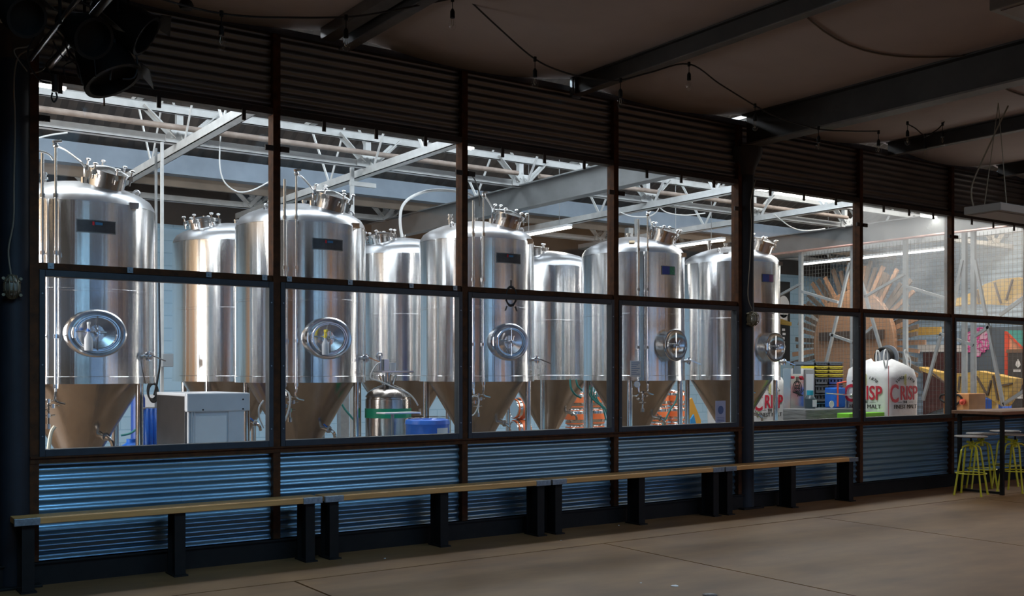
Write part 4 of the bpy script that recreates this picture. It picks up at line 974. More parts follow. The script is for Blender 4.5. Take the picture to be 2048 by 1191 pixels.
# ---- dewar with green band, shelf, cup
t = thing('steel_pressure_vessel', (5.79, 10.85, 0), 'small domed steel vessel with a wide green band between two tanks', 'vessel')
T_ = Matrix.Translation((5.79, 10.85, 0)); r = .268
MB().lathe([(0, .1), (r-.05, .1), (r, .16), (r, 1.29), (r-.01, 1.30), (r-.01, 1.31), (r, 1.32), (r-.03, 1.37), (r-.10, 1.42), (.07, 1.46), (.06, 1.50), (0, 1.50)], T_, 48).build('body', CONE, t)
MB().lathe([(r+.001, 1.075), (r+.004, 1.075), (r+.004, 1.185), (r+.001, 1.185)], T_, 48).build('green_band', GREEN, t)
b = MB()
for a_ in (0, 90, 180, 270): b.cyl((5.79+.2*math.cos(math.radians(a_)), 10.85+.2*math.sin(math.radians(a_)), 0), (5.79+.2*math.cos(math.radians(a_)), 10.85+.2*math.sin(math.radians(a_)), .14), .02, seg=8)
b.build('feet', CONE, t)
b = MB()
for k in range(7): a_ = k*.9; b.cyl((5.79+.06*math.cos(a_), 10.85+.06*math.sin(a_), 1.46), (5.79+.1*math.cos(a_), 10.85+.1*math.sin(a_), 1.57), .013, seg=8)
b.cyl((5.79, 10.85, 1.48), (5.79, 10.85, 1.60), .035, seg=12)
b.build('valve_head', PIPE, t)
b = MB().box((5.64, 10.72, 1.60), (6.07, 10.98, 1.625))
tag(b.build('tray_shelf', PIPE, None, False, .005), 'flat steel tray on top of the green-banded vessel', 'tray')
tag(MB().lathe([(0, 1.625), (.035, 1.625), (.04, 1.72), (.036, 1.72), (.032, 1.635), (0, 1.635)], Matrix.Translation((5.84, 10.82, 0)), 20).build('white_cup', WHITE, None), 'white cup standing on the steel tray', 'cup')
b = MB().box((5.70, 10.78, 1.625), (5.77, 10.86, 1.76)); b.cyl((5.67, 10.82, 1.625), (5.67, 10.82, 1.80), .02, seg=10); b.ring((5.66, 10.82, 1.80), .035, .012, (0, 1, 0), 14, 6)
tag(b.build('pressure_regulator', DOORM, None, False, .004), 'grey regulator standing left of the white cup', 'regulator')
hose([atY(x, y, 10.5) for x, y in ((762, 724), (752, 730), (742, 748), (744, 757), (760, 762), (790, 775), (815, 785), (828, 797), (836, 810))], .009, HOSE, 'thin pale hose draped over the green-banded vessel')
# small white table
t = thing('small_stand', (6.0, 10.0, 0), 'thin white plate on a steel post in front of the green-banded vessel', 'stand')
a_, c_ = atY(761, 829, 10.0), atY(833, 829, 10.0)
MB().box((a_.x, 9.9, 1.155), (c_.x, 10.1, 1.17)).build('top_plate', WHITE, t, False, .003)
xm = atY(785, 829, 10.0).x; MB().cyl((xm, 10.0, 0), (xm, 10.0, 1.155), .018, seg=10).build('post', GALV, t); MB().cyl((xm, 10.0, 0), (xm, 10.0, .02), .15, seg=20).build('base', GALV, t)
# blue drum in wrap
p = atY(855, 840, 9.75); t = thing('blue_drum', (p.x, 9.75, 0), 'blue drum wrapped in clear film with a white label, at the window', 'drum')
T_ = Matrix.Translation((p.x, 9.75, 0))
MB().lathe([(0, 0), (.225, 0), (.235, .03), (.235, .35), (.245, .37), (.235, .39), (.235, .70), (.245, .72), (.235, .74), (.235, 1.03), (.245, 1.05), (.235, 1.09), (.21, 1.10), (.2, 1.085), (0, 1.085)], T_, 40).build('body', BLUE, t)
MB().lathe([(.249, .1), (.249, 1.10), (.20, 1.125), (.05, 1.115), (0, 1.11)], T_, 30).build('clear_film', BULB, t)
MB().lathe([(.2375, .90), (.2395, .90), (.2395, 1.01), (.2375, 1.01)], T_, 10, math.radians(265), math.radians(305)).build('label', PAPER, t)
# plywood offcut
pl = [atY(x, y, 13.4) for x, y in ((862, 833), (868, 805), (874, 800), (898, 834))]
pl += [Vector((pl[-1].x, 13.2, 0)), Vector((pl[0].x, 13.2, 0))]
for v_ in pl: v_.y = 14.3
tag(MB().prism(pl, (0, .03, 0)).build('plywood_board', mat('pale_ply', (.78, .58, .32), .6, 0, var=.15, scale=6), None, False), 'pale triangular plywood board behind the blue drum', 'board')

# ---- kegs with orange bands
def keg(x, y, z, label, side=False):
    t = thing('steel_keg', (x, y, z), label, 'keg', 'steel kegs with orange bands behind the tanks')
    M = Matrix.Translation((x, y, z))
    if side: M = Matrix.Translation((x-.16, y, z+.19)) @ Matrix(((0, 0, 1, 0), (1, 0, 0, 0), (0, 1, 0, 0), (0, 0, 0, 1)))
    MB().lathe([(0, .02), (.14, .02), (.15, .0), (.165, .0), (.17, .03), (.188, .06), (.19, .15), (.19, .17), (.188, .26), (.17, .28), (.165, .31), (.15, .31), (.14, .29), (0, .29)], M, 28).build('barrel', PIPE, t)
    MB().lathe([(.1885, .105), (.194, .105), (.194, .21), (.1885, .21)], M, 28).build('orange_band', ORANGE, t)
    for h in (.035, .275): MB().lathe([(.168, h-.012), (.181, h-.012), (.181, h+.012), (.168, h+.012)], M, 28).build('end_stripe', ORANGE, t)
nm_ = {1040: 'the stack of lying kegs behind the middle tank cone', 1150: 'the upright keg stack left of the fourth tank', 1190: 'the upright keg stack just behind the fourth tank leg', 1318: 'the upright keg stack behind the fourth tank cone', 1352: 'the upright keg stack between the last two tanks'}
od = ['lowest', 'second lowest', 'third from below', 'topmost']
for px in (1040, 1150, 1190, 1318, 1352):
    n = 3 if px == 1040 else 4; x = atY(px, 800, 15.2).x
    for k in range(n):
        keg(x, 15.2, k*.385 if px == 1040 else k*.313, 'orange-banded keg, %s in %s' % (od[k] if k < n-1 else 'topmost', nm_[px]), px == 1040)
# leaning orange and blue board
pl = [atY(x, y, 13.0) for x, y in ((1378, 800), (1384, 795), (1402, 840), (1402, 850))]
pl += [Vector((pl[-1].x, 13.0, 0)), Vector((pl[0].x, 13.0, 0))]
tag(MB().prism(pl, (0, .03, 0)).build('orange_board', mat('orange_yellow', (.85, .42, .05), .6), None, False), 'orange pointed board between the fourth tank and the column', 'board')
pl = [atY(x, y, 12.9) for x, y in ((1382, 838), (1388, 828), (1393, 850))]
pl += [Vector((pl[-1].x, 12.9, 0)), Vector((pl[0].x, 12.9, 0))]
tag(MB().prism(pl, (0, .03, 0)).build('blue_board', mat('cyan_blue', (.05, .35, .75), .6), None, False), 'small bright blue board in front of the orange one', 'board')
# notices
p = atY(1271, 737, TY-.80)
t = thing('paper_notice', p, 'white printed notice fixed low on the fourth front tank', 'notice')
MB().box((p.x-.095, p.y-.002, p.z-.11), (p.x+.095, p.y+.002, p.z+.11)).build('sheet', PAPER, t, False)
b = MB(); 
for k in range(7): b.box((p.x-.075, p.y-.004, p.z+.075-k*.025), (p.x+.075-(k % 3)*.03, p.y-.0025, p.z+.083-k*.025))
b.build('print_lines', mat('blue_print', (.10, .20, .38), .7), t, False)
p = atY(1441, 829, 10.4)
t = thing('lavender_notice', p, 'lavender notice with a dark round seal in front of the last tank', 'notice')
MB().box((p.x-.10, p.y-.003, p.z-.22), (p.x+.10, p.y+.003, p.z+.20)).build('sheet', LAVP, t, False)
M = Matrix.Translation(p+Vector((0, -.005, .07))) @ ML
MB().lathe([(0, 0), (.055, 0), (.055, .002), (0, .002)], M, 24, sx=1, sy=1.1).build('round_seal', mat('seal_blue', (.08, .13, .32), .7), t)
b = MB()
for k in range(6): b.box((p.x-.07, p.y-.005, p.z-.04-k*.022), (p.x+.07, p.y-.0035, p.z-.034-k*.022))
b.build('print_lines', mat('seal_blue', (.08, .13, .32), .7), t, False)
MB().cyl(p+Vector((0, .02, -.22)), Vector((p.x, p.y+.02, 0)), .012, seg=8).build('stand_post', GALV, t)

# ---- malt sacks
def sack(x0, x1, yf, zt, label, peak=0, faces=('y',), tz=0.0):
    xc = (x0+x1)/2; w = (x1-x0); t = thing('bulk_sack', (xc, yf+w/2, 0), label, 'sack', 'white bulk malt sacks')
    b = MB(); N = 24; rings = []; zs_ = [.14, .18, .5, .9, 1.2, zt-.30, zt-.18, zt-.08, zt-.02, zt]
    for q, z in enumerate(zs_):
        f_ = q/(len(zs_)-1); R_ = []
        for k in range(N*2):
            a_ = 2*PI*k/(N*2); c, s = math.cos(a_), math.sin(a_)
            pw = .28 if z < zt-.25 else .28+.5*(z-zt+.25)/.25
            hx = w/2*(1 if z < zt-.2 else 1-.62*((z-zt+.2)/.2)**1.6)
            if q == 0: hx *= .93
            hx *= 1+.015*math.sin(z*9+k)
            zz = z+(.035*math.sin(3*a_)+.02*math.cos(5*a_) if q >= 6 else 0)+(peak*max(0, math.cos(a_+2.0)) if q > 7 else 0)
            R_.append(b.bm.verts.new((xc+hx*abs(c)**pw*(1 if c > 0 else -1), yf+w/2+hx*abs(s)**pw*(1 if s > 0 else -1), zz)))
        rings.append(R_)
    for A_, B_ in zip(rings, rings[1:]):
        for k in range(N*2): b.bm.faces.new((A_[k], A_[(k+1) % (N*2)], B_[(k+1) % (N*2)], B_[k]))
    b.bm.faces.new(rings[0][::-1]); b.bm.faces.new(rings[-1])
    b.build('sack_body', BAG, t, True, angle=80)
    for sx_, sy_ in ((-1, -1), (1, -1), (-1, 1), (1, 1)):
        c = Vector((xc+sx_*w*.36, yf+w/2+sy_*w*.34, zt-.12)); top = c+Vector((-sx_*.05, -sy_*.03, .30))
        MB().tube([c, c+Vector((-.05, 0, .14)), top+Vector((-.03, 0, 0)), top+Vector((.03, 0, 0)), c+Vector((.06, 0, .14)), c+Vector((.03, 0, 0))], .014, 6, 4).build('lifting_loop', HOSE, t)
    MB().box((xc-w*.5+.01, yf+.02, .0), (xc+w*.5-.01, yf+w-.02, .13)).build('pallet', SPIKE, t, False)
    for fc in faces:
        if fc == 'y': MT = Matrix.Translation((xc, yf-.014, tz)) @ ML
        else: MT = Matrix.Translation((x0-.014, yf+w/2, tz)) @ Matrix(((0, 0, -1, 0), (-1, 0, 0, 0), (0, 1, 0, 0), (0, 0, 0, 1)))
        def txt(s, size, z, m, nm='lettering', bold=0, sxx=1.0, dx=0):
            MB().text(s, size, MT @ Matrix.Translation((dx, z, 0)) @ Matrix.Diagonal((sxx, 1, 1, 1)), .003, bold).build(nm, m, t, False)
        txt('C', .43, 1.10, RED, 'red_lettering', .006, .84, -.31)
        txt('RISP', .335, 1.14, RED, 'red_lettering', .005, .80, .10)
        txt('THE', .065, 1.075, BPRINT, 'black_lettering', 0)
        b = MB()
        for q in (-1, 1): b.prism([MT @ Vector(v) for v in ((q*.10, 1.092, 0), (q*.22, 1.092, 0), (q*.22, 1.098, 0), (q*.10, 1.098, 0))], (MT.to_3x3() @ Vector((0, 0, .003))))
        b.build('dash', BPRINT, t, False)
        txt('FINEST MALT', .10, .985, BPRINT, 'black_lettering', 0, 1.1)
        for k in range(9):
            a_ = math.radians(152-k*13) if k < 5 else math.radians(68-(k-5)*13)
            M = MT @ Matrix.Translation((.25*math.cos(a_), 1.38+.12*math.sin(a_), .0)) @ Matrix.Rotation(a_-PI/2, 4, 'Z')
            MB().text('SINCE1870'[k], .07, M, .003, .001).build('black_lettering', BPRINT, t, False)
        b = MB()
        for k in range(9): b.lathe([(0, 0), (.019, 0), (.012, .006), (0, .006)], MT @ Matrix.Translation((.016*(-1)**k, 1.40+.02*k, 0)), 8, sx=1, sy=1.4)
        b.build('grain_emblem', mat('straw_print', (.65, .62, .28), .7), t)
sack(15.33, 16.25, 10.8, 1.80, 'big square white malt sack with its corner towards the window, red lettering on two sides', 0, ('y', 'x'))
sC0 = atY(1497, 800, 12.65).x; sC1 = atY(1579, 800, 12.65).x
sack(sC0, sC1, 12.65, 1.66, 'white malt sack standing behind the last tank, topped by a peak', .16, ('y',), -.17)
tag(MB().cyl((15.315, 10.785, 1.72), (15.315, 10.785, .15), .006, seg=6).build('cord', mat('cord_red', (.5, .04, .06), .6), None), 'thin red cord hanging down the front corner of the big malt sack', 'cord')
p = atY(1703, 829, 10.9)
tag(MB().box((p.x-.12, 10.85, .0), (15.3, 11.1, .93)).build('lime_bin', LIME, None, False, .01), 'lime green box at the left foot of the big malt sack', 'box')

# ---- skull cabinet
x0 = atY(1581, 800, 12.0).x; x1 = atY(1628, 800, 12.0).x; xm = atY(1608, 800, 12.0).x
t = thing('control_cabinet', ((x0+x1)/2, 12.25, 0), 'stainless cabinet with a black skull and hop stencil and a small screen', 'cabinet')
MB().box((x0, 12.0, .1), (x1, 12.16, 1.68)).build('body', DOORM, t, False, .006)
MB().box((xm+.01, 11.98, .45), (x1-.01, 12.0, 1.66)).build('door_panel', mat('grey_panel', (.34, .35, .36), .4, .4), t, False, .004)
MB().box((x0-.01, 11.97, 0), (x1, 12.0, .42)).build('lower_tray', DARKSS, t, False, .004)
c = atY(1583+6, 740, 11.99); MB().box((c.x-.01, 11.985, c.z-.06), (c.x+.16, 12.0, c.z+.08)).build('screen', mat('grey_blue_screen', (.20, .26, .32), .3), t, False)
sk = atY(1590, 777, 12.18); b = MB(); M = Matrix.Translation(sk) @ ML
xk = (x0+xm)/2
sk = Vector((xk, 11.985, 1.33)); M = Matrix.Translation(sk) @ ML
b.lathe([(.085, 0), (.10, 0), (.10, .004), (.085, .004)], M, 24, -.5, PI+.4, 1, 1.3)
b.bar(sk+Vector((0, 0, .13)), sk+Vector((0, 0, .20)), .02, .004, (0, 1, 0))
b.lathe([(.045, 0), (.06, 0), (.06, .004), (.045, .004)], M, 24)
for i_ in (-1, 1): b.lathe([(0, 0), (.016, 0), (.016, .004), (0, .004)], Matrix.Translation(sk+Vector((i_*.022, 0, 0))) @ ML, 12)
b.bar(sk+Vector((-.10, -.002, -.06)), sk+Vector((.13, -.002, -.13)), .02, .004, (0, 1, 0)); b.bar(sk+Vector((.02, -.002, -.14)), sk+Vector((.15, -.002, -.02)), .014, .004, (0, 1, 0))
b.box(sk+Vector((-.035, -.004, -.085)), sk+Vector((.035, 0, -.06)))
b.build('skull_stencil', BPRINT, t, False)
MB().box((xm+.03, 11.972, 1.12), (x1-.05, 11.98, 1.58)).build('paper_sheet', PAPER, t, False)
MB().box((xm+.10, 11.972, .95), (x1-.10, 11.98, 1.03)).build('blue_label', mat('light_blue_label', (.1, .4, .62), .6), t, False)
b = MB()
for q, m_ in ((x0+.05, 1.52), (xm-.08, 1.52), (xm-.06, 1.50)): b.cyl((q, 12.0, m_), (q, 11.97, m_), .025, seg=12)
b.build('red_switch', RED, t)
# ---- crates
def crate(x0, x1, y0, y1, z, h, m, label, group):
    t = thing('plastic_crate', ((x0+x1)/2, (y0+y1)/2, z), label, 'crate', group)
    b = MB(); w = .02
    b.box((x0, y0, z+.005), (x1, y1, z+.02))
    b.box((x0, y0, z+h-.03), (x1, y0+w, z+h)).box((x0, y0, z+.005), (x1, y0+w, z+h*.45)).box((x0, y1-w, z+.005), (x1, y1, z+h)).box((x0, y0, z+.005), (x0+w, y1, z+h)).box((x1-w, y0, z+.005), (x1, y1, z+h))
    for k in range(4): xx = x0+(x1-x0)*k/4; b.box((xx, y0, z+h*.4), (xx+.05, y0+w, z+h-.02))
    b.build('crate_body', m, t, False)
    b = MB(); b.box((x0-.01, y0-.012, z+h-.018), (x1+.01, y0+.01, z+h-.004)).box((x0+.05, y0-.01, z+.02), (x1-.05, y0, z+.03)); b.build('rim', m, t, False)
cx0 = atY(1630, 800, 12.0).x; cm = atY(1657, 800, 12.0).x; cx1 = atY(1685, 800, 12.0).x
ords = ['lowest', 'second', 'third', 'fourth', 'fifth', 'sixth', 'seventh', 'eighth', 'ninth', 'tenth', 'topmost']
for s_, (a_, c_) in enumerate(((cx0, cm-.01), (cm, cx1))):
    z = .30
    seq = [(CRATEG, .20), (CRATEG, .20), (CRATEG, .19), (mat('teal_crate', (.06, .18, .22), .5), .17) if s_ == 0 else (BLUE, .17), (CRATEG, .15), (CRATEG, .15) if s_ == 0 else (BLUE2, .15), (CRATEG, .13) if s_ == 0 else (BLUE2, .13), (YELLOW, .068), (YELLOW, .068), (YELLOW, .068), (mat('slate_crate', (.13, .17, .22), .5), .075)]
    for k, (m_, h_) in enumerate(seq):
        cn = {'YELLOW': 'yellow'}.get('', '')
        cname = 'yellow' if m_ is YELLOW else 'blue' if m_ in (BLUE, BLUE2) else 'teal' if 'teal' in m_.name else 'grey'
        crate(a_, c_, 12.0, 12.5, z, h_, m_, '%s crate, %s from below in the %s stack beside the skull cabinet' % (cname, ords[k], ('left', 'right')[s_]), 'plastic crates stacked beside the skull cabinet')
        z += h_+.003
tag(MB().box((cx0+.01, 12.0, 0), (cx1+.1, 12.6, .28)).build('crate_pallet', SPIKE, None, False), 'timber pallet under the stacked crates', 'pallet')
# wrapped flat boxes in front, bottom of the view
q0, q1 = atY(1614, 800, 11.9).x, atY(1696, 800, 11.9).x
tag(MB().box((atY(1612, 790, 11.4).x, 11.4, 0), (15.25, 11.9, .99)).build('wrapped_bale', mat('grey_film_wrap', (.25, .27, .28), .3, .2, var=.4, scale=4, stretch=(1, 1, 12), bump=.6), None, False, .02), 'grey film-wrapped bale in front of the crates', 'bale')
# hand dispenser bottle and blue cases
p = atY(1620, 790, 11.65)
t = thing('dosing_bottle', (p.x, 11.65, .99), 'dark bottle with a cyan cap standing on the wrapped bale', 'bottle')
MB().lathe([(0, .99), (.09, .99), (.095, 1.16), (.06, 1.21), (.05, 1.22), (0, 1.22)], Matrix.Translation((p.x, 11.65, 0)), 18).build('bottle_body', mat('dark_bottle', (.05, .08, .10), .3), t)
MB().cyl((p.x, 11.65, 1.22), (p.x, 11.65, 1.30), .055, seg=14).build('cap', mat('cyan_cap', (.03, .42, .62), .4), t)
MB().box((p.x-.05, 11.548, 1.02), (p.x+.05, 11.556, 1.14)).build('label', PAPER, t, False)
p = atY(1667, 790, 11.75)
tag(MB().box((p.x-.12, 11.6, .99), (p.x+.14, 11.85, 1.34)).build('blue_case', BLUE, None, False, .02), 'bright blue case standing on the wrapped bale', 'case')
b = MB().tube([(p.x-.14, 11.55, 1.01), (p.x-.14, 11.55, 1.42), (p.x+.08, 11.55, 1.44)], .02, 8)
tag(b.build('bent_bar', REDM, None), 'red bent bar beside the bright blue case', 'handle')
p = atY(1646, 800, 11.7)
tag(MB().lathe([(0, 0), (.03, 0), (.035, .02), (.10, .03), (.10, .05), (0, .05)], Matrix.Translation((p.x-.03, 11.52, 1.06)) @ ML @ Matrix.Scale(.6, 4), 24).build('white_reel', WHITE, None), 'small white reel between the bottle and the blue case', 'reel')
b = MB().cyl(atY(1652, 786, 11.5), atY(1703, 790, 11.5), .013, seg=8); b.ball(atY(1703, 790, 11.5), .035)
tag(b.build('steel_rod', PIPE, None), 'thin steel rod with a blue-white knob in front of the blue case', 'rod')

# ---- mesh partition under the right-hand beam (plane X = 17)
MXP = 17.0
t = thing('mesh_partition', (MXP, 12, 0), 'wire mesh partition with grey steel posts and braces under the beam', 'partition')
y0, y1 = 8.75, 14.1
for px in (1602, 1706, 1811, 1929, 1947):
    y = atX(px, 600, MXP).y
    MB().box((MXP-.035, y-.04, 0), (MXP+.035, y+.04, 4.09)).build('post', GALV, t, False, .004)
for (a_, c_) in (((1700, 525), (1650, 735)), ((1712, 525), (1764, 705)), ((1602, 582), (1676, 604)), ((1543, 599), (1602, 567)), ((1728, 594), (1811, 547)), ((1811, 572), (1897, 598)),
                 ((1660, 668), (1706, 684)), ((1708, 684), (1745, 654)), ((1882, 668), (1846, 800)), ((1880, 667), (1947, 690)), ((1950, 520), (2007, 812)), ((1925, 520), (1903, 625)), ((2000, 630), (2050, 594)), ((1950, 672), (1980, 652)), ((2007, 808), (2050, 780)), ((1545, 655), (1562, 730))):
    MB().bar(atX(*a_, MXP-.03), atX(*c_, MXP-.03), .05, .05, (1, 0, 0)).build('brace', GALV, t, False)
b = MB(); w = .0022
y = y0
while y < y1: b.box((MXP+.04-w, y-w, .05), (MXP+.04+w, y+w, 4.05)); y += .075
z = .08
while z < 4.05: b.box((MXP+.04-w, y0, z-w), (MXP+.04+w, y1, z+w)); z += .075
b.build('wire_mesh', MESHM, t, False)
# reel hung on the partition
p = atX(1771, 714, 16.87)
t = thing('cable_reel', p, 'black and grey cable reel above the malt sacks', 'reel')
b = MB()
for k in range(5): b.ring(p+Vector((-.02*k, 0, 0)), .17, .022, (1, 0, 0), 28, 6)
b.build('wound_cable', CABLE, t); b = MB(); b.cyl(p+Vector((-.12, 0, 0)), p+Vector((-.10, 0, 0)), .10, seg=24); b.cyl(p+Vector((.06, 0, 0)), p+Vector((.09, 0, 0)), .23, seg=28); b.build('drum', mat('reel_grey', (.22, .25, .29), .5), t)

# ---- sunburst sculpture
C_ = Vector((20.0, 14.95, 2.25)); NN = Vector((-.99, .14, 0)).normalized(); UU = Vector((NN.y, -NN.x, 0)).normalized()
if UU.y > 0: UU = -UU
t = thing('wooden_sunburst', (C_.x, C_.y, 0), 'huge round wooden sunburst with radiating weathered planks', 'sculpture')
M = Matrix.Translation(C_) @ Matrix(((UU.x, 0, NN.x, 0), (UU.y, 0, NN.y, 0), (0, 1, 0, 0), (0, 0, 0, 1)))
MB().lathe([(0, 0), (1.22, 0), (1.24, .02), (1.24, .10), (1.22, .12), (0, .13)], M, 72).build('disc', TAN, t)
MB().prism([M @ Vector(v) for v in ((-.98, .10, .13), (.98, .10, .13), (.98, .30, .13), (-.98, .30, .13))], NN*.05).build('eye_slot', mat('dark_stained_bar', (.07, .045, .035), .6), t, False)
random.seed(11)
for k in range(64):
    a_ = 2*PI*k/64+random.uniform(-.015, .015)
    if math.sin(a_) < -.72: continue
    r0, r1 = 1.18, random.uniform(1.75, 2.12); d = Vector((math.cos(a_), math.sin(a_), 0)); n_ = Vector((-d.y, d.x, 0)); w = .04+random.uniform(0, .012)
    zz = random.uniform(-.10, .0); tz = random.uniform(-.12, .12)
    P = [M @ (d*r0-n_*w+Vector((0, 0, zz))), M @ (d*r0+n_*w+Vector((0, 0, zz))), M @ (d*r1+n_*w+Vector((0, 0, zz+tz))), M @ (d*r1-n_*w+Vector((0, 0, zz+tz)))]
    MB().prism(P, NN*.045).build('plank', SPIKE if k % 3 else TAN, t, False)
MB().box((C_.x-.05, C_.y-.6, 0), (C_.x+.12, C_.y-.5, 1.3)).build('stand_leg', SPIKE, t, False)
MB().box((C_.x-.05, C_.y+.5, 0), (C_.x+.12, C_.y+.6, 1.3)).build('stand_leg', SPIKE, t, False)

# ---- skull banner on the far wall
p = atY(1565, 565, 17.9); x0, x1 = atY(1546, 565, 17.9).x, atY(1580, 565, 17.9).x
t = thing('skull_banner', ((x0+x1)/2, 17.92, 1.9), 'tall black banner with a white skull on the pale blue wall', 'banner')
MB().box((x0-.05, 17.94, 1.9), (x1+.05, 17.99, 3.95)).build('cloth', BPRINT, t, False)
xc = (x0+x1)/2+.12; S = Vector((xc, 17.935, 3.30)); M = Matrix.Translation(S) @ ML
WHM = mat('white_print', (.85, .86, .88), .7)
MB().lathe([(0, 0), (.22, 0), (.22, .006), (0, .006)], M, 32, sx=1, sy=1.3).build('cranium', WHM, t, False)
MB().box(S+Vector((-.14, -.006, -.45)), S+Vector((.14, 0, -.2))).build('jaw', WHM, t, False)
b = MB()
for i_ in (-1, 1): b.lathe([(0, 0), (.07, 0), (.07, .003), (0, .003)], Matrix.Translation(S+Vector((i_*.10, -.008, -.10))) @ ML, 18, sx=1, sy=.8)
b.prism([S+Vector((-.03, -.008, -.25)), S+Vector((.03, -.008, -.25)), S+Vector((0, -.008, -.17))], (0, -.003, 0))
for k in range(5): b.box(S+Vector((-.11+k*.05, -.010, -.42)), S+Vector((-.10+k*.05, -.007, -.33)))
b.build('eye_sockets', BPRINT, t, False)
b = MB()
for k in range(6): b.box(S+Vector((-.06+.02*math.sin(k*2), -.006, -.62-k*.11)), S+Vector((.05+.02*math.sin(k*2), 0, -.56-k*.11))); 
b.bar(S+Vector((-.25, -.003, -.3)), S+Vector((-.25, -.003, .35)), .05, .006, (0, 1, 0))
b.build('bone_pattern', WHM, t, False)

# ---- end wall murals and yard things (plane X about 22.9)
XE = 22.96
def ypoly(pts, X, th, m, name, parent=None, label=None, cat=None):
    o = MB().prism([atX(x, y, X) for x, y in pts], (th, 0, 0)).build(name, m, parent, False)
    if label: tag(o, label, cat)
    return o
z_ = atX(1960, 655, XE).z
ya, yb = atX(1924, 700, XE).y, 11.2
t = thing('slate_partition', (XE, (ya+yb)/2, 0), 'slate blue screen wall with a pink brain mural', 'partition wall')
MB().box((XE-.06, yb, 0), (XE, ya, z_)).build('panel', SLATE, t, False)
brain = [(1924, 680), (1932, 668), (1946, 660), (1960, 655), (1972, 657), (1979, 670), (1980, 685), (1974, 698), (1963, 704), (1960, 712), (1953, 712), (1950, 703), (1938, 704), (1928, 696)]
ypoly(brain, XE-.075, .012, PINKB, 'brain_shape', t)
b = MB(); random.seed(3)
for k in range(26):
    x, y = random.uniform(1929, 1973), random.uniform(662, 700); pts = []; a_ = random.uniform(0, 6)
    for j in range(7): pts.append(atX(min(1977, max(1926, x)), min(704, max(659, y)), XE-.08)); a_ += random.uniform(-1.5, 1.5); x += 3.4*math.cos(a_); y += 3.4*math.sin(a_)
    b.tube(pts, .013, 5, 3)
b.tube([atX(x, y, XE-.08) for x, y in brain+[brain[0]]], .016, 5)
b.build('brain_lines', PINK, t)
t = thing('painted_gable', (XE, 12.6, 0), 'red, peach and teal painted gable panel at the right edge', 'mural panel')
ypoly([(2009, 662), (2056, 662), (2056, 700), (2020, 830), (2009, 830)], XE-.10, .03, PEACH, 'peach_area', t)
ypoly([(2009, 662), (2018, 670), (2018, 830), (2009, 830)], XE-.12, .02, REDM, 'red_stripe', t)
ypoly([(2009, 660), (2020, 668), (2052, 706), (2052, 660)], XE-.13, .02, TEALM, 'teal_area', t)
ypoly([(2009, 662), (2014, 662), (2052, 700), (2052, 706)], XE-.14, .02, REDM, 'red_edge', t)
y0_, y1_ = atX(2018, 750, XE-.15).y, atX(2056, 750, XE-.15).y; zt_ = atX(2030, 705, XE-.15).z
t = thing('door_1', (XE-.16, (y0_+y1_)/2, 0), kind='structure')
MB().box((XE-.20, y1_, 0), (XE-.15, y0_, zt_)).build('door_leaf', DOORG, t, False)
MB().box((XE-.21, y1_, zt_), (XE-.14, y0_+.03, zt_+.08)).build('door_frame', mat('brown_frame', (.22, .14, .10), .6), t, False)
b = MB(); c = atX(2036, 728, XE-.205)
b.prism([c+Vector((0, .06, -.02)), c+Vector((0, .045, .05)), c+Vector((0, .0, .12)), c+Vector((0, -.045, .05)), c+Vector((0, -.06, -.02)), c+Vector((0, 0, -.08))], (-.004, 0, 0))
for k in range(4): b.box((c.x-.004, c.y+.075-k*.045, c.z-.17), (c.x, c.y+.105-k*.045, c.z-.11))
b.build('door_sign', WHM, t, False)
MB().box((XE-.215, y1_, 1.02), (XE-.20, y0_-.03, 1.14)).build('white_plate', WHM, t, False)
ypoly([(1846, 704), (1924, 704), (1924, 800), (1846, 830)], XE-.10, .05, MAROON, 'maroon_board', None, 'dark maroon boarding behind the mesh, left of the slate wall', 'boarding')
ypoly([(1835, 688), (1926, 690), (1926, 703), (1835, 703)], XE-.12, .05, WHM, 'white_board', None, 'white strip above the maroon boarding', 'board')
ypoly([(1800, 655), (1880, 653), (1880, 668), (1800, 672)], 21.5, .06, YWOOD, 'ochre_board', None, 'long ochre board right of the sunburst', 'board')
ypoly([(1548, 633), (1580, 644), (1580, 651), (1548, 646)], 20.9, .06, YWOOD, 'ochre_board', None, 'short ochre board across the skull banner', 'board')
tag(MB().box((22.2, 17.90, 2.2), (22.96, 17.99, 3.3)).build('wall_board', WHM, None, False), 'white panel left of the sunburst on the far wall', 'panel')
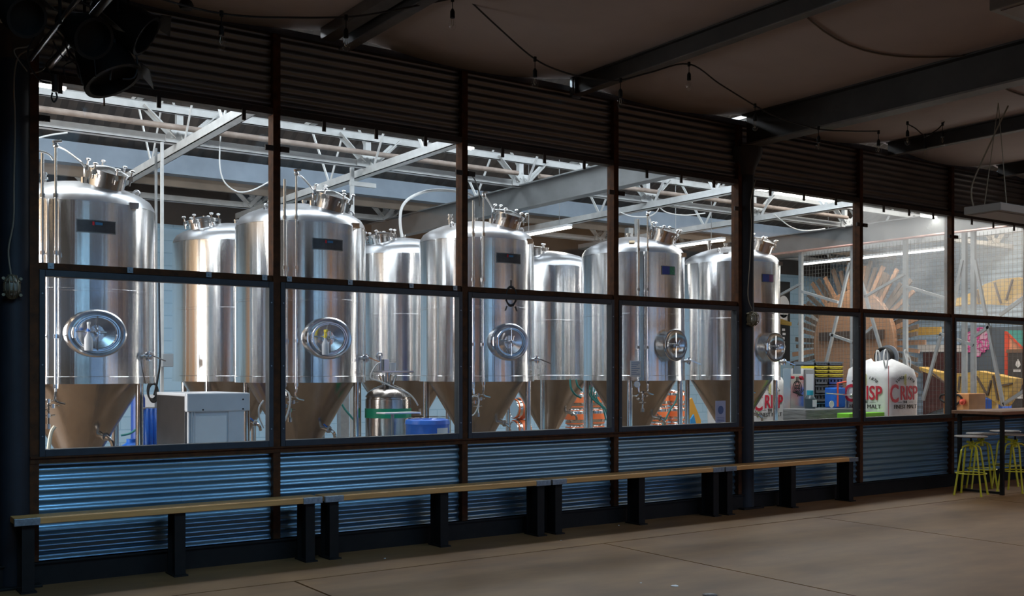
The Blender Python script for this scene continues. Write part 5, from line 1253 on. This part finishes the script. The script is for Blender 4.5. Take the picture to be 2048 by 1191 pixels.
# yellow shapes
t = thing('yellow_wing', atX(1980, 600, 20.2), 'upper yellow ribbed wing shape behind the hazy pane', 'sculpture')
up = [(1905, 597), (1925, 593), (1954, 579), (1969, 568), (1997, 558), (2036, 554), (2047, 558), (2060, 575), (2029, 592), (2004, 610), (1953, 607), (1928, 608), (1907, 612)]
ypoly(up, 20.2, .25, YWOOD, 'wing_body', t)
b = MB()
for a_, c_ in (((1989, 565), (2002, 606)), ((2025, 558), (2012, 600)), ((1954, 580), (1958, 606))): b.bar(atX(*a_, 20.18), atX(*c_, 20.18), .03, .04, (1, 0, 0))
b.build('rib', SPIKE, t, False)
t = thing('yellow_wing', atX(1960, 780, 19.0), 'lower yellow faceted wing shape with dark ribs above the bar table', 'sculpture')
lo = [(1838, 733), (1865, 741), (1892, 746), (1925, 747), (1953, 741), (1989, 748), (2004, 752), (2032, 757), (2022, 783), (2012, 801), (2004, 812), (1962, 786), (1917, 786), (1907, 776), (1865, 750), (1840, 740)]
ypoly(lo, 19.0, .3, YWOOD, 'wing_body', t)
b = MB()
for a_, c_ in (((1953, 752), (1975, 790)), ((1975, 790), (1982, 760)), ((1986, 750), (1996, 800)), ((1920, 752), (1917, 780)), ((1865, 745), (1915, 785)), ((2004, 770), (2025, 766))): b.bar(atX(*a_, 18.98), atX(*c_, 18.98), .03, .04, (1, 0, 0))
b.build('rib', SPIKE, t, False)
q = thing('wing_stand', (19.15, 11.9, 0), 'ochre timber stand under the lower yellow wing', 'stand')
pp = atX(1935, 780, 19.15); MB().box((19.1, pp.y-.04, 0), (19.2, pp.y+.04, pp.z)).build('upright', YWOOD, q, False)
pp = atX(1990, 780, 19.15); MB().box((19.1, pp.y-.04, 0), (19.2, pp.y+.04, pp.z)).build('upright', YWOOD, q, False)
# orange box with heart-shaped strap
t = thing('orange_machine', atX(1912, 860, 16.2), 'orange timber box with a black heart-shaped strap, left of the bar table', 'box')
A0, A1 = atX(1887, 786, 16.2), atX(1938, 832, 16.2)
MB().box((16.2, A1.y, .3), (16.7, A0.y, A0.z)).build('body', mat('orange_ply', (.72, .33, .12), .6, 0, var=.12, scale=5), t, False, .01)
MB().box((16.25, A1.y+.05, 0), (16.65, A0.y-.05, .3)).build('plinth', SPIKE, t, False)
MB().tube([atX(x, y, 16.17) for x, y in ((1907, 813), (1892, 805), (1880, 797), (1884, 789), (1897, 790), (1907, 793), (1916, 789), (1923, 796), (1919, 803), (1907, 813))], .018, 8, 4).build('heart_strap', CABLE, t)
b = MB(); p = atX(1927, 803, 16.17); b.cyl(p, p-Vector((.05, 0, 0)), .05, seg=16); b.ball(p-Vector((.06, 0, 0)), .03); b.build('valve', REDM, t)
tag(MB().box((21.2, 12.15, .0), (21.6, 12.75, 1.05)).build('blue_tub', BLUE2, None, False, .03), 'dark blue tub standing before the slate wall', 'tub')
